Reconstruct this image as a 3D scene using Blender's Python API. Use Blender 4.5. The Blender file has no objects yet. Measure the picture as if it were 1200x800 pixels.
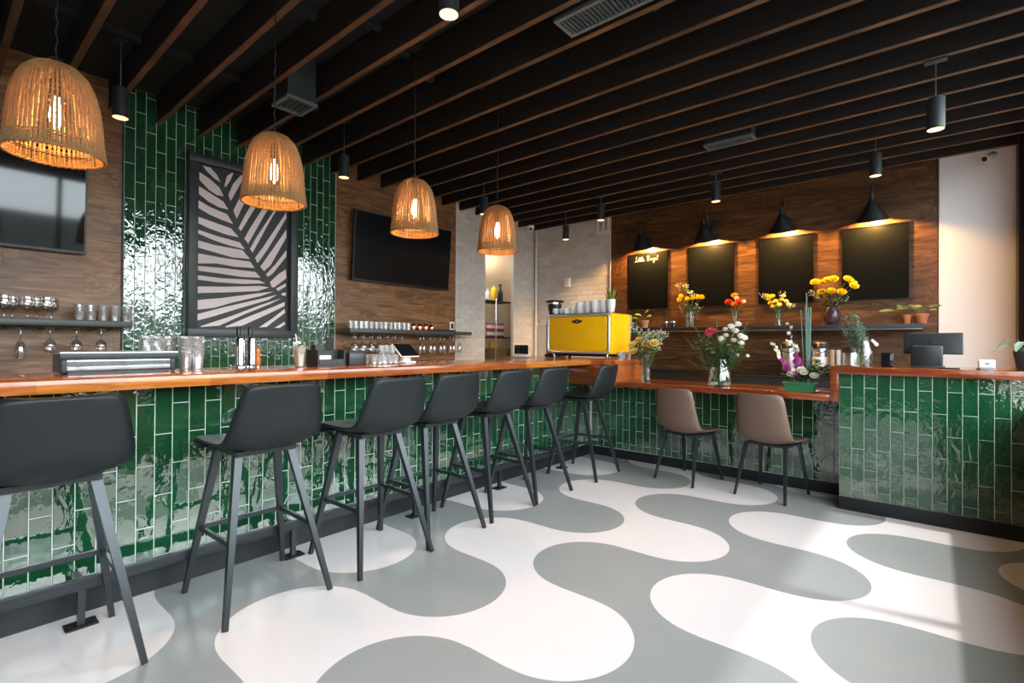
import bpy, bmesh, math, random
from mathutils import Vector, Matrix
random.seed(7)
R = math.radians
S = bpy.context.scene
COL = S.collection

# ------------------------------------------------------------------ camera
F_PX, TH, PI_, RO, CAM_H = 585.27, R(40.14), R(.232), R(.3516), 1.236
def ray(x, y):
    x = x - 600; y = 400 - y
    c, s = math.cos(RO), math.sin(RO); x, y = c*x - s*y, s*x + c*y
    fw = F_PX*math.cos(PI_) - y*math.sin(PI_); z = F_PX*math.sin(PI_) + y*math.cos(PI_)
    return Vector((x*math.sin(TH) + fw*math.cos(TH), -x*math.cos(TH) + fw*math.sin(TH), z))
EYE = Vector((0, 0, CAM_H))
def onY(x, y, Y): r = ray(x, y); return EYE + r*(Y/r.y)
def onX(x, y, X): r = ray(x, y); return EYE + r*(X/r.x)
def onZ(x, y, Z): r = ray(x, y); return EYE + r*((Z - CAM_H)/r.z)
cd = bpy.data.cameras.new('camera'); cam = bpy.data.objects.new('camera', cd); COL.objects.link(cam)
cd.sensor_width = 36; cd.lens = F_PX/1200*36; cd.clip_start = .02
c0 = ray(600, 400); rt = (ray(601, 400) - c0).normalized(); up = (ray(600, 399) - c0).normalized()
cam.matrix_world = Matrix(((rt.x, up.x, -c0.normalized().x, 0), (rt.y, up.y, -c0.normalized().y, 0), (rt.z, up.z, -c0.normalized().z, CAM_H), (0, 0, 0, 1)))
S.camera = cam

# ------------------------------------------------------------------ world, sun, window portal, exposure
W = bpy.data.worlds.new('sky'); S.world = W; W.use_nodes = True
bg = W.node_tree.nodes['Background']; bg.inputs[0].default_value = (.86, .93, 1, 1); bg.inputs[1].default_value = 9
sd = bpy.data.lights.new('sun', 'SUN'); sd.energy = 3.2; sd.angle = R(2.2); sd.color = (1, .99, .97)
so = bpy.data.objects.new('sun', sd); COL.objects.link(so)
so.rotation_euler = Vector((-.17, 1, -2.26)).to_track_quat('-Z', 'Y').to_euler(); so.location = (2, -5, 8)
pd = bpy.data.lights.new('window_portal', 'AREA'); pd.shape = 'RECTANGLE'; pd.size = 8.8; pd.size_y = 2.3
pd.cycles.is_portal = True
po = bpy.data.objects.new('window_portal', pd); COL.objects.link(po); po.location = (1.9, -.72, 1.98); po.rotation_euler = (R(90), 0, 0)
vs = S.view_settings; vs.view_transform = 'Standard'; vs.look = 'None'; vs.gamma = 1; vs.use_curve_mapping = False
vs.exposure = 0.55
cy = S.cycles
cy.max_bounces = 9; cy.diffuse_bounces = 4; cy.glossy_bounces = 4; cy.transmission_bounces = 6; cy.transparent_max_bounces = 16
cy.sample_clamp_indirect = 6; cy.caustics_reflective = False; cy.caustics_refractive = False; cy.use_denoising = True

# ------------------------------------------------------------------ mesh helpers
class MB:
    def __init__(s): s.v = []; s.f = []
    def add(s, vs, fs):
        o = len(s.v); s.v += [tuple(p) for p in vs]; s.f += [tuple(i + o for i in q) for q in fs]; return s
    def box(s, x0, x1, y0, y1, z0, z1):
        return s.add([(x0,y0,z0),(x1,y0,z0),(x1,y1,z0),(x0,y1,z0),(x0,y0,z1),(x1,y0,z1),(x1,y1,z1),(x0,y1,z1)],
                     [(0,3,2,1),(4,5,6,7),(0,1,5,4),(1,2,6,5),(2,3,7,6),(3,0,4,7)])
    def bar(s, p, q, w0, h0, w1=None, h1=None, side=None):
        p, q = Vector(p), Vector(q); w1 = w0 if w1 is None else w1; h1 = h0 if h1 is None else h1
        d = (q - p).normalized(); a = Vector(side) if side else (Vector((0,0,1)) if abs(d.z) < .9 else Vector((1,0,0)))
        u = d.cross(a).normalized(); n = u.cross(d).normalized(); vs = []
        for c, w, h in ((p, w0, h0), (q, w1, h1)):
            for i, j in ((-1,-1),(1,-1),(1,1),(-1,1)): vs.append(c + u*(w/2*i) + n*(h/2*j))
        return s.add(vs, [(0,1,2,3),(7,6,5,4),(0,4,5,1),(1,5,6,2),(2,6,7,3),(3,7,4,0)])
    def tube(s, pts, r, n=8, cap=True, closed=False):
        P = [Vector(p) for p in pts]; m = len(P); rs = r if isinstance(r, (list, tuple)) else [r]*m
        prev = None; vs = []; fs = []
        for i, p in enumerate(P):
            if closed: d = P[(i+1) % m] - P[i-1]
            else: d = P[min(i+1, m-1)] - P[max(i-1, 0)]
            d = d.normalized() if d.length > 1e-9 else Vector((0,0,1))
            if prev is None: prev = d.orthogonal().normalized()
            u = (prev - d*prev.dot(d)); u = u.normalized() if u.length > 1e-6 else d.orthogonal().normalized()
            prev = u; w = d.cross(u)
            for k in range(n):
                a = 2*math.pi*k/n; vs.append(p + (u*math.cos(a) + w*math.sin(a))*rs[i])
        for i in range(m if closed else m-1):
            j = (i+1) % m
            for k in range(n): fs.append((i*n+k, i*n+(k+1)%n, j*n+(k+1)%n, j*n+k))
        if cap and not closed: fs.append(tuple(range(n-1, -1, -1))); fs.append(tuple((m-1)*n+k for k in range(n)))
        return s.add(vs, fs)
    def lathe(s, prof, n=20, c=(0,0,0), cap0=False, cap1=False, ax=None):
        vs = []; fs = []; c = Vector(c)
        for r, z in prof:
            for k in range(n):
                a = 2*math.pi*k/n; vs.append((r*math.cos(a), r*math.sin(a), z))
        for i in range(len(prof)-1):
            for k in range(n): fs.append((i*n+k, i*n+(k+1)%n, (i+1)*n+(k+1)%n, (i+1)*n+k))
        if cap0: fs.append(tuple(range(n-1, -1, -1)))
        if cap1: fs.append(tuple((len(prof)-1)*n+k for k in range(n)))
        if ax is not None:
            q = Vector((0,0,1)).rotation_difference(Vector(ax)); vs = [q @ Vector(p) for p in vs]
        return s.add([Vector(p) + c for p in vs], fs)
    def ball(s, c, r, nu=10, nv=7, sc=(1,1,1), q=None):
        vs = []; fs = []; c = Vector(c)
        for i in range(nv+1):
            t = math.pi*i/nv
            for k in range(nu):
                a = 2*math.pi*k/nu; p = Vector((r*math.sin(t)*math.cos(a)*sc[0], r*math.sin(t)*math.sin(a)*sc[1], r*math.cos(t)*sc[2]))
                vs.append(c + (q @ p if q else p))
        for i in range(nv):
            for k in range(nu): fs.append((i*nu+k, (i+1)*nu+k, (i+1)*nu+(k+1)%nu, i*nu+(k+1)%nu))
        return s.add(vs, fs)
    def octa(s, c, r):
        c = Vector(c)
        return s.add([c+Vector(d)*r for d in ((1,0,0),(-1,0,0),(0,1,0),(0,-1,0),(0,0,1),(0,0,-1))],
                     [(0,2,4),(2,1,4),(1,3,4),(3,0,4),(2,0,5),(1,2,5),(3,1,5),(0,3,5)])
    def prism(s, poly, d):          # planar polygon (3D points) extruded by vector d
        n = len(poly); d = Vector(d); P = [Vector(p) for p in poly]
        return s.add(P + [p + d for p in P], [tuple(range(n-1,-1,-1)), tuple(range(n, 2*n))] + [(i, (i+1)%n, n+(i+1)%n, n+i) for i in range(n)])
    def leaf(s, p, d, nrm, L, w, droop=.25, fold=.25):
        p, d = Vector(p), Vector(d).normalized(); nrm = Vector(nrm); u = d.cross(nrm)
        u = u.normalized() if u.length > 1e-4 else d.orthogonal().normalized(); n = u.cross(d).normalized(); vs = []
        for t, ww in ((0,.12),(.3,.85),(.6,1),(.85,.55),(1,.04)):
            c = p + d*(L*t) - n*(droop*L*t*t)
            vs += [c - u*(w/2*ww) + n*(fold*w/2*ww), c, c + u*(w/2*ww) + n*(fold*w/2*ww)]
        fs = []
        for i in range(4): fs += [(3*i,3*i+1,3*i+4,3*i+3),(3*i+1,3*i+2,3*i+5,3*i+4)]
        return s.add(vs, fs)
    def mesh(s, name, mat=None, smooth=None, recalc=True):
        me = bpy.data.meshes.new(name); me.from_pydata(s.v, [], s.f); me.update()
        if recalc:
            bm = bmesh.new(); bm.from_mesh(me); bmesh.ops.recalc_face_normals(bm, faces=bm.faces); bm.to_mesh(me); bm.free()
        if smooth is not None:
            me.shade_smooth(); me.set_sharp_from_angle(angle=R(smooth))
        if mat: me.materials.append(mat)
        return me
    def build(s, name, mat, parent=None, smooth=None, loc=None, recalc=True):
        return link(name, s.mesh(name, mat, smooth, recalc), parent, loc)

def link(name, me, parent=None, loc=None, rot=None, scale=None):
    o = bpy.data.objects.new(name, me); COL.objects.link(o)
    if parent: o.parent = parent
    if loc is not None: o.location = loc
    if rot is not None: o.rotation_euler = rot
    if scale is not None: o.scale = scale
    return o
def rmesh(name, size, bev, seg, mat, c=(0,0,0), smooth=40):
    bm = bmesh.new(); bmesh.ops.create_cube(bm, size=1)
    bmesh.ops.scale(bm, vec=size, verts=bm.verts)
    if bev: bmesh.ops.bevel(bm, geom=list(bm.edges), offset=bev, segments=seg, profile=.5, affect='EDGES')
    bmesh.ops.translate(bm, vec=c, verts=bm.verts)
    me = bpy.data.meshes.new(name); bm.to_mesh(me); bm.free()
    if seg > 1: me.shade_smooth(); me.set_sharp_from_angle(angle=R(smooth))
    me.materials.append(mat); return me
def rbox(name, x0, x1, y0, y1, z0, z1, bev, mat, parent=None, seg=2):
    return link(name, rmesh(name, (x1-x0, y1-y0, z1-z0), bev, seg, mat, ((x0+x1)/2, (y0+y1)/2, (z0+z1)/2)), parent)
def tag(o, label, cat, group=None):
    o['label'] = label; o['category'] = cat
    if group: o['group'] = group
    return o
def thing(name, label, cat, loc=(0,0,0), rz=0, group=None):
    o = bpy.data.objects.new(name, None); COL.objects.link(o); o.location = loc; o.rotation_euler = (0, 0, rz); o.empty_display_size = .05
    return tag(o, label, cat, group)
def struct(o): o['kind'] = 'structure'; return o
def dup(root, loc=None, rz=None, label=None, group=None):
    def cp(o, par):
        c = o.copy(); COL.objects.link(c)
        if par: c.parent = par
        for ch in o.children: cp(ch, c)
        return c
    r = cp(root, None)
    if loc is not None: r.location = loc
    if rz is not None: r.rotation_euler = (r.rotation_euler[0], r.rotation_euler[1], rz)
    if label: r['label'] = label
    if group: r['group'] = group
    return r

# ------------------------------------------------------------------ materials
class NT:
    def __init__(s, name):
        s.m = bpy.data.materials.new(name); s.m.use_nodes = True; s.t = s.m.node_tree; s.b = s.t.nodes['Principled BSDF']
        s.out = s.t.nodes['Material Output']
    def n(s, typ, **kw):
        x = s.t.nodes.new(typ)
        for k, v in kw.items(): setattr(x, k, v)
        return x
    def L(s, a, b): s.t.links.new(a, b)
    def put(s, inp, v):
        if v is None: return
        if isinstance(v, bpy.types.NodeSocket): s.L(v, inp)
        else: inp.default_value = v
    def math(s, op, a, b=None, c=None):
        x = s.n('ShaderNodeMath', operation=op); s.put(x.inputs[0], a); s.put(x.inputs[1], b); s.put(x.inputs[2], c); return x.outputs[0]
    def noise(s, vec, scale, detail=2, rough=.5, dist=0):
        x = s.n('ShaderNodeTexNoise'); s.put(x.inputs['Vector'], vec); x.inputs['Scale'].default_value = scale
        x.inputs['Detail'].default_value = detail; x.inputs['Roughness'].default_value = rough; x.inputs['Distortion'].default_value = dist
        return x.outputs[0]
    def ramp(s, fac, stops):
        x = s.n('ShaderNodeValToRGB'); s.put(x.inputs[0], fac); e = x.color_ramp.elements
        while len(e) < len(stops): e.new(.5)
        for i, (p, c) in enumerate(stops): e[i].position = p; e[i].color = (*c, 1)
        return x.outputs[0]
    def mix(s, fac, a, b, typ='MIX'):
        x = s.n('ShaderNodeMix', data_type='RGBA', blend_type=typ); s.put(x.inputs[0], fac)
        for i, v in ((6, a), (7, b)): s.put(x.inputs[i], v if isinstance(v, bpy.types.NodeSocket) else (*v, 1))
        return x.outputs[2]
    def coord(s, scale=(1,1,1), rnd=0, off=(0,0,0)):
        tc = s.n('ShaderNodeTexCoord'); mp = s.n('ShaderNodeMapping'); s.L(tc.outputs['Object'], mp.inputs[0]); mp.inputs['Scale'].default_value = scale
        mp.inputs['Location'].default_value = off
        if not rnd: return mp.outputs[0]
        oi = s.n('ShaderNodeObjectInfo'); v = s.n('ShaderNodeVectorMath', operation='ADD'); s.L(mp.outputs[0], v.inputs[0])
        cb = s.n('ShaderNodeCombineXYZ'); k = s.math('MULTIPLY', oi.outputs['Random'], rnd)
        for i in range(3): s.L(k, cb.inputs[i])
        s.L(cb.outputs[0], v.inputs[1]); return v.outputs[0]
    def rand(s): return s.n('ShaderNodeObjectInfo').outputs['Random']
    def bump(s, h, strength, dist):
        x = s.n('ShaderNodeBump'); x.inputs['Strength'].default_value = strength; x.inputs['Distance'].default_value = dist; s.L(h, x.inputs['Height'])
        s.L(x.outputs[0], s.b.inputs['Normal']); return x.outputs[0]
def pm(name, col, rough=.5, metal=0, bump=None, spec=None, vary=0, emit=None, trans=0, coat=0):
    t = NT(name); b = t.b; b.inputs['Roughness'].default_value = rough; b.inputs['Metallic'].default_value = metal
    if vary:
        v = t.coord(rnd=10); f = t.noise(v, 14, 3)
        t.put(b.inputs['Base Color'], t.mix(f, tuple(c*(1-vary) for c in col), tuple(min(1, c*(1+vary)) for c in col)))
    else: b.inputs['Base Color'].default_value = (*col, 1)
    if spec is not None: b.inputs['Specular IOR Level'].default_value = spec
    if bump: t.bump(t.noise(t.coord(rnd=5), bump[0], 3), bump[1], bump[2])
    if emit: b.inputs['Emission Color'].default_value = (*emit[0], 1); b.inputs['Emission Strength'].default_value = emit[1]
    if trans: b.inputs['Transmission Weight'].default_value = trans
    if coat: b.inputs['Coat Weight'].default_value = coat; b.inputs['Coat Roughness'].default_value = .08
    return t.m
def glassmat(name, tint=(1,1,1), refl=.12, rough=.02):
    t = NT(name); t.t.nodes.remove(t.b)
    tr = t.n('ShaderNodeBsdfTransparent'); tr.inputs[0].default_value = (*tint, 1)
    gl = t.n('ShaderNodeBsdfGlossy'); gl.inputs['Roughness'].default_value = rough
    lw = t.n('ShaderNodeLayerWeight'); lw.inputs[0].default_value = .35
    f = t.math('ADD', t.math('MULTIPLY', lw.outputs['Facing'], .45), refl)
    mx = t.n('ShaderNodeMixShader'); t.L(f, mx.inputs[0]); t.L(tr.outputs[0], mx.inputs[1]); t.L(gl.outputs[0], mx.inputs[2])
    t.L(mx.outputs[0], t.out.inputs[0]); return t.m

M = {}
# floor paint: white ribbons and grey ribbons whose edges are chains of tangent circles
def floor_mat():
    t = NT('painted_floor'); tc = t.n('ShaderNodeTexCoord'); sp = t.n('ShaderNodeSeparateXYZ'); t.L(tc.outputs['Object'], sp.inputs[0])
    x0, y0, px, a, qy, phi, sh, rad = 1.1223, 2.0163, .65526, .10695, .69455, .01345, .0202, .325
    c, s_ = math.cos(phi), math.sin(phi); m = t.math
    X = m('ADD', m('MULTIPLY', sp.outputs[0], c), m('MULTIPLY', sp.outputs[1], s_))
    Y = m('ADD', m('MULTIPLY', sp.outputs[0], -s_), m('MULTIPLY', sp.outputs[1], c))
    v = m('DIVIDE', m('SUBTRACT', y0, Y), qy)
    vf = m('FLOOR', v)                       # band index: band below contour vf
    def par(k): return m('FLOORED_MODULO', k, 2.0)
    white = m('SUBTRACT', 1.0, par(vf))      # bands below even contours are white
    for dn in (0, 1):
        n = m('ADD', vf, float(dn)); xr = m('SUBTRACT', m('SUBTRACT', X, x0), m('MULTIPLY', n, sh))
        i = m('ROUND', m('DIVIDE', xr, px)); pi = par(i)
        dx = m('SUBTRACT', xr, m('MULTIPLY', i, px))
        cyy = m('ADD', m('SUBTRACT', y0, m('MULTIPLY', n, qy)), m('MULTIPLY', m('SUBTRACT', 1.0, m('MULTIPLY', pi, 2.0)), a))
        dy = m('SUBTRACT', Y, cyy)
        d = m('SQRT', m('ADD', m('MULTIPLY', dx, dx), m('MULTIPLY', dy, dy)))
        ins = m('MAXIMUM', m('LESS_THAN', d, rad), m('LESS_THAN', m('ABSOLUTE', m('SUBTRACT', Y, m('SUBTRACT', y0, m('MULTIPLY', n, qy)))), a))
        colr = m('SUBTRACT', 1.0, par(m('ADD', pi, n)))
        white = m('ADD', m('MULTIPLY', ins, colr), m('MULTIPLY', m('SUBTRACT', 1.0, ins), white))
    nz = t.noise(tc.outputs['Object'], 1.7, 4, .6)
    g = t.mix(nz, (.285, .287, .285), (.345, .346, .345)); w = t.mix(nz, (.74, .665, .665), (.80, .73, .73))
    t.put(t.b.inputs['Base Color'], t.mix(white, g, w))
    t.put(t.b.inputs['Roughness'], t.math('ADD', t.math('MULTIPLY', t.noise(tc.outputs['Object'], 5, 3), .12), .14))
    t.b.inputs['Specular IOR Level'].default_value = .36
    t.bump(t.noise(tc.outputs['Object'], 9, 2), .06, .01)
    return t.m
M['floor'] = floor_mat()
def tile_mat(name='glazed_green_tile', sc=17, st=.42, ior=2.3):
    t = NT(name); v = t.coord(rnd=37); r = t.rand()
    n1 = t.noise(v, 16, 3, .55); base = t.mix(r, (.008, .075, .028), (.014, .115, .042))
    t.put(t.b.inputs['Base Color'], t.mix(n1, base, (.006, .05, .02)))
    t.b.inputs['Roughness'].default_value = .02; t.b.inputs['IOR'].default_value = ior
    h = t.math('ADD', t.noise(t.coord((1, 1, .6), rnd=61), sc, 1.5, .5, 1.0), t.math('MULTIPLY', t.noise(v, 55, 1), .14))
    t.bump(h, st, .005); return t.m
M['tile'] = tile_mat(); M['wall_tile'] = tile_mat('rippled_green_wall_tile', 24, .62, 2.15); M['bar_tile'] = tile_mat('glazed_green_bar_tile', 15, .38, 2.9)
M['grout'] = pm('pale_grout', (.72, .73, .69), .85, bump=(60, .2, .002))
def plank_mat(name, c0, c1, c2, rough=.38):
    t = NT(name); v = t.coord((.75, 2, 7), rnd=29); r = t.rand()
    g = t.noise(v, 3.0, 7, .60, 1.1)
    col = t.ramp(g, [(.28, c0), (.5, c1), (.72, c2)])
    hs = t.n('ShaderNodeHueSaturation'); t.L(col, hs.inputs['Color']); t.put(hs.inputs['Value'], t.math('ADD', t.math('MULTIPLY', r, .24), .86))
    t.L(hs.outputs[0], t.b.inputs['Base Color']); t.b.inputs['Roughness'].default_value = rough
    t.bump(g, .12, .004); return t.m
M['plank'] = plank_mat('walnut_plank', (.075, .034, .014), (.22, .108, .046), (.38, .205, .092))
M['plank_shaded'] = plank_mat('shaded_walnut_plank', (.022, .009, .0035), (.085, .038, .014), (.19, .094, .036))  # same laminate as the back wall, its weaker light painted in as darker wood
M['joist'] = plank_mat('lit_joist_underside', (.03, .012, .004), (.095, .041, .013), (.19, .085, .027), .6)  # floor bounce on the beam undersides painted in as lighter wood
M['joist_side'] = plank_mat('shaded_joist_side', (.0025, .002, .0018), (.0055, .0035, .0026), (.016, .008, .0045), .7)  # shade on the beam sides painted in as near-black wood
def top_mat(name, along, cs=((.24, .055, .012), (.44, .125, .022), (.60, .215, .05))):
    t = NT(name); tc = t.n('ShaderNodeTexCoord'); sp = t.n('ShaderNodeSeparateXYZ'); t.L(tc.outputs['Object'], sp.inputs[0]); m = t.math
    al = sp.outputs[0 if along == 'x' else 1]; ac = sp.outputs[1 if along == 'x' else 0]
    row = m('FLOOR', m('DIVIDE', ac, .075)); wn = t.n('ShaderNodeTexWhiteNoise', noise_dimensions='1D'); t.L(row, wn.inputs['W'])
    seg = m('FLOOR', m('DIVIDE', m('ADD', al, m('MULTIPLY', wn.outputs[0], 3.0)), .62))
    w2 = t.n('ShaderNodeTexWhiteNoise', noise_dimensions='2D'); cb = t.n('ShaderNodeCombineXYZ'); t.L(row, cb.inputs[0]); t.L(seg, cb.inputs[1]); t.L(cb.outputs[0], w2.inputs['Vector'])
    sc = (1.5, 16, 16) if along == 'x' else (16, 1.5, 16)
    g = t.noise(t.coord(sc), 2.2, 6, .6, 1.2)
    col = t.ramp(g, [(.25, cs[0]), (.5, cs[1]), (.75, cs[2])])
    hs = t.n('ShaderNodeHueSaturation'); t.L(col, hs.inputs['Color']); t.put(hs.inputs['Value'], m('ADD', m('MULTIPLY', w2.outputs[0], .6), .62))
    t.put(hs.inputs['Hue'], m('ADD', m('MULTIPLY', w2.outputs[0], .02), .488))
    t.L(hs.outputs[0], t.b.inputs['Base Color']); t.b.inputs['Roughness'].default_value = .16
    t.b.inputs['Coat Weight'].default_value = .4; t.b.inputs['Coat Roughness'].default_value = .06
    t.bump(g, .04, .002); return t.m
M['topx'] = top_mat('varnished_butcher_block_x', 'x'); M['topy'] = top_mat('shaded_butcher_block_y', 'y', ((.11, .020, .006), (.21, .045, .011), (.31, .085, .022)))  # y block: same wood, its weaker light painted in as darker red
def brick_mat():
    t = NT('grey_painted_brick'); n = t.noise(t.coord(rnd=23), 9, 4, .6); r = t.rand()
    c = t.mix(n, (.52, .505, .47), (.68, .665, .63)); hs = t.n('ShaderNodeHueSaturation'); t.L(c, hs.inputs['Color'])
    t.put(hs.inputs['Value'], t.math('ADD', t.math('MULTIPLY', r, .18), .88)); t.L(hs.outputs[0], t.b.inputs['Base Color'])
    t.b.inputs['Roughness'].default_value = .75; t.bump(t.noise(t.coord(rnd=23), 40, 4), .35, .004); return t.m
M['brick'] = brick_mat()
M['mortar'] = pm('grey_mortar', (.56, .55, .52), .9, bump=(50, .3, .003))
M['white_wall'] = pm('white_wall_paint', (.74, .73, .735), .8, bump=(120, .05, .002))
M['dark_wall'] = pm('charcoal_wall_paint', (.05, .045, .042), .7)
M['ceil'] = pm('black_ceiling_paint', (.014, .019, .021), .8)
M['duct'] = pm('black_duct_metal', (.028, .036, .038), .45, .3)
M['vent'] = pm('grey_vent_metal', (.16, .19, .19), .4, .5)
M['plinth'] = pm('charcoal_plinth', (.009, .012, .0145), .45)
M['rail'] = pm('charcoal_powder_coat', (.024, .029, .033), .32, .2)
M['leg'] = pm('dark_grey_tube_steel', (.034, .039, .043), .3, .4)
M['leather'] = pm('black_leatherette', (.0085, .0112, .0125), .45, spec=.38, bump=(160, .12, .001))
M['brown'] = pm('brown_leatherette', (.15, .092, .066), .5, bump=(160, .12, .001))
M['black'] = pm('black_plastic', (.012, .014, .016), .35)
M['matte_black'] = pm('matte_black_metal', (.012, .013, .015), .5, .2)
M['screen'] = pm('dark_screen_glass', (.006, .008, .010), .05)
M['matte_screen'] = pm('matte_dark_screen', (.006, .008, .010), .2, spec=.14)
M['board'] = pm('chalkboard_slate', (.0035, .0045, .005), .38, bump=(80, .03, .001), vary=.15, spec=.07)
M['frame'] = pm('charcoal_frame_paint', (.040, .047, .052), .4)
M['ink'] = pm('dark_print_ink', (.020, .026, .029), .5)
M['paper'] = pm('pale_pink_print', (.78, .69, .69), .5)
M['shelf'] = pm('dark_shelf_laminate', (.05, .06, .063), .4)
M['chrome'] = pm('polished_chrome', (.75, .76, .77), .08, 1)
M['dark_chrome'] = pm('dark_polished_steel', (.26, .28, .29), .12, 1)
M['steel'] = pm('brushed_steel', (.55, .56, .56), .28, 1, bump=(30, .03, .001))
M['satin'] = pm('satin_silver', (.62, .64, .66), .35, .6)
M['steel_wall'] = pm('stainless_wall_panel', (.62, .56, .48), .3, 1)
M['white'] = pm('white_gloss', (.82, .82, .80), .2)
M['white_matte'] = pm('white_matte', (.75, .75, .74), .6)
M['yellow'] = pm('yellow_enamel', (.95, .53, .0), .3, coat=.2)
M['yellow_plastic'] = pm('yellow_plastic', (.80, .50, .02), .4)
M['red'] = pm('red_can_paint', (.45, .03, .04), .3)
M['card'] = pm('brown_cardboard', (.36, .22, .11), .8, vary=.15)
M['paper_cup'] = pm('kraft_cup_paper', (.42, .32, .22), .7)
M['copper'] = pm('polished_copper', (.85, .40, .26), .15, 1)
M['glass'] = glassmat('clear_glass', (1,1,1), .2)
M['vase_glass'] = glassmat('vase_glass', (.97, .98, .96), .05)
M['glass2'] = glassmat('frosted_cup_plastic', (.92, .93, .93), .22, .15)
def milky(name, f):
    t = NT(name); t.t.nodes.remove(t.b); tr = t.n('ShaderNodeBsdfTransparent'); gl = t.n('ShaderNodeBsdfGlossy'); gl.inputs['Roughness'].default_value = .08
    df = t.n('ShaderNodeBsdfTranslucent'); df.inputs[0].default_value = (.9, .91, .9, 1); d2 = t.n('ShaderNodeBsdfDiffuse'); d2.inputs[0].default_value = (.9, .91, .9, 1)
    a = t.n('ShaderNodeMixShader'); a.inputs[0].default_value = .5; t.L(df.outputs[0], a.inputs[1]); t.L(d2.outputs[0], a.inputs[2])
    b = t.n('ShaderNodeMixShader'); b.inputs[0].default_value = .6; t.L(a.outputs[0], b.inputs[1]); t.L(gl.outputs[0], b.inputs[2])
    lw = t.n('ShaderNodeLayerWeight'); lw.inputs[0].default_value = .4
    k = t.math('ADD', t.math('MULTIPLY', lw.outputs['Facing'], .5), f)
    mx = t.n('ShaderNodeMixShader'); t.L(k, mx.inputs[0]); t.L(tr.outputs[0], mx.inputs[1]); t.L(b.outputs[0], mx.inputs[2]); t.L(mx.outputs[0], t.out.inputs[0]); return t.m
M['cup_plastic'] = milky('clear_cup_plastic', .5)
M['milky'] = milky('frosted_tumbler_glass', .4)
M['window_glass'] = glassmat('window_glass', (.96, .98, .97), .02)
M['water'] = glassmat('vase_water', (.86, .90, .84), .05)
M['latte'] = pm('iced_latte', (.72, .60, .46), .3)
M['honey'] = pm('amber_tap_handle', (.50, .16, .03), .3)
M['terra'] = pm('terracotta', (.42, .13, .05), .7, vary=.2)
M['purple_glass'] = pm('dark_plum_ceramic', (.045, .022, .032), .2)
M['green_tray'] = pm('green_tray_plastic', (.03, .19, .07), .35)
M['soil'] = pm('dark_soil', (.03, .02, .012), .9)
def petal(name, col, tr=.3):
    t = NT(name); t.b.inputs['Base Color'].default_value = (*col, 1); t.b.inputs['Roughness'].default_value = .55
    tb = t.n('ShaderNodeBsdfTranslucent'); tb.inputs[0].default_value = (*col, 1); mx = t.n('ShaderNodeMixShader'); mx.inputs[0].default_value = tr
    t.L(t.b.outputs[0], mx.inputs[1]); t.L(tb.outputs[0], mx.inputs[2]); t.L(mx.outputs[0], t.out.inputs[0]); return t.m
M['pet_yellow'] = petal('yellow_petal', (.90, .62, .01)); M['pet_pale'] = petal('pale_yellow_petal', (.88, .72, .25)); M['pet_red'] = petal('red_petal', (.70, .07, .015))
M['pet_pink'] = petal('coral_pink_petal', (.72, .10, .13)); M['pet_white'] = petal('cream_white_petal', (.82, .78, .66)); M['pet_orange'] = petal('orange_petal', (.86, .34, .01))
M['pet_purple'] = petal('magenta_petal', (.36, .03, .22)); M['pet_lilac'] = petal('grey_lilac_petal', (.40, .38, .50))
M['leaf'] = petal('green_leaf', (.06, .15, .05), .2); M['leaf_dark'] = petal('dark_green_leaf', (.02, .07, .028), .15); M['leaf_grey'] = petal('sage_leaf', (.21, .30, .22), .2)
M['leaf_lime'] = petal('lime_leaf', (.30, .40, .06), .3); M['stem'] = pm('green_stem', (.10, .19, .07), .6); M['reed'] = pm('blue_green_reed', (.10, .20, .16), .5)
def wicker_mat():
    t = NT('natural_wicker'); v = t.coord(); n = t.noise(v, 60, 3, .6)
    c = t.mix(n, (.22, .115, .04), (.50, .30, .12)); t.L(c, t.b.inputs['Base Color']); t.b.inputs['Roughness'].default_value = .7
    tb = t.n('ShaderNodeBsdfTranslucent'); t.L(t.mix(n, (.50, .20, .02), (.78, .36, .05)), tb.inputs[0]); mx = t.n('ShaderNodeMixShader'); mx.inputs[0].default_value = .30
    t.L(t.b.outputs[0], mx.inputs[1]); t.L(tb.outputs[0], mx.inputs[2]); t.L(mx.outputs[0], t.out.inputs[0]); return t.m
M['wicker'] = wicker_mat()
M['bulb'] = pm('warm_bulb_glow', (1, .8, .55), .3, emit=((1, .74, .42), 28))
M['spot_glow'] = pm('warm_spot_lens', (1, .8, .6), .4, emit=((1, .62, .30), 1.3))
M['asphalt'] = pm('grey_pavement', (.24, .24, .24), .9, vary=.2)
M['facade'] = pm('dull_facade', (.10, .10, .095), .9, vary=.3)
M['knee'] = plank_mat('stained_knee_wall', (.16, .06, .02), (.30, .12, .04), (.40, .18, .07), .4)

# ================================================================== STRUCTURE
XW, YW, YF, XL, ZC = 6.861, 5.28, -.66, -2.6, 3.42
struct(MB().box(XL-.2, XW+.3, YF-.1, 7.2, -.1, 0).build('floor', M['floor']))
ceiling = struct(MB().box(XL-.2, XW+.3, YF-.1, 7.2, ZC, ZC+.1).build('ceiling', M['ceil']))
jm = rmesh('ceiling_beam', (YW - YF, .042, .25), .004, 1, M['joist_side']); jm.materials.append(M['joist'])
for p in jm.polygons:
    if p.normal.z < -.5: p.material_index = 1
bm_ = rmesh('blocking', (.295, .05, .05), 0, 1, M['ceil'])
for k in range(-19, 10):
    x = 3.72 + .337*k
    if x > XW - .03 or x < XL: continue
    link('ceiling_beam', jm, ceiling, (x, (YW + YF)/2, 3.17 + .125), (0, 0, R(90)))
    for y in (1.25 + .1*(k % 2), 2.9 + .12*(k % 3), 4.35):
        if x < XW - .35 and x > -.5: link('blocking', bm_, ceiling, (x + .1685, y, 3.394))

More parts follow.
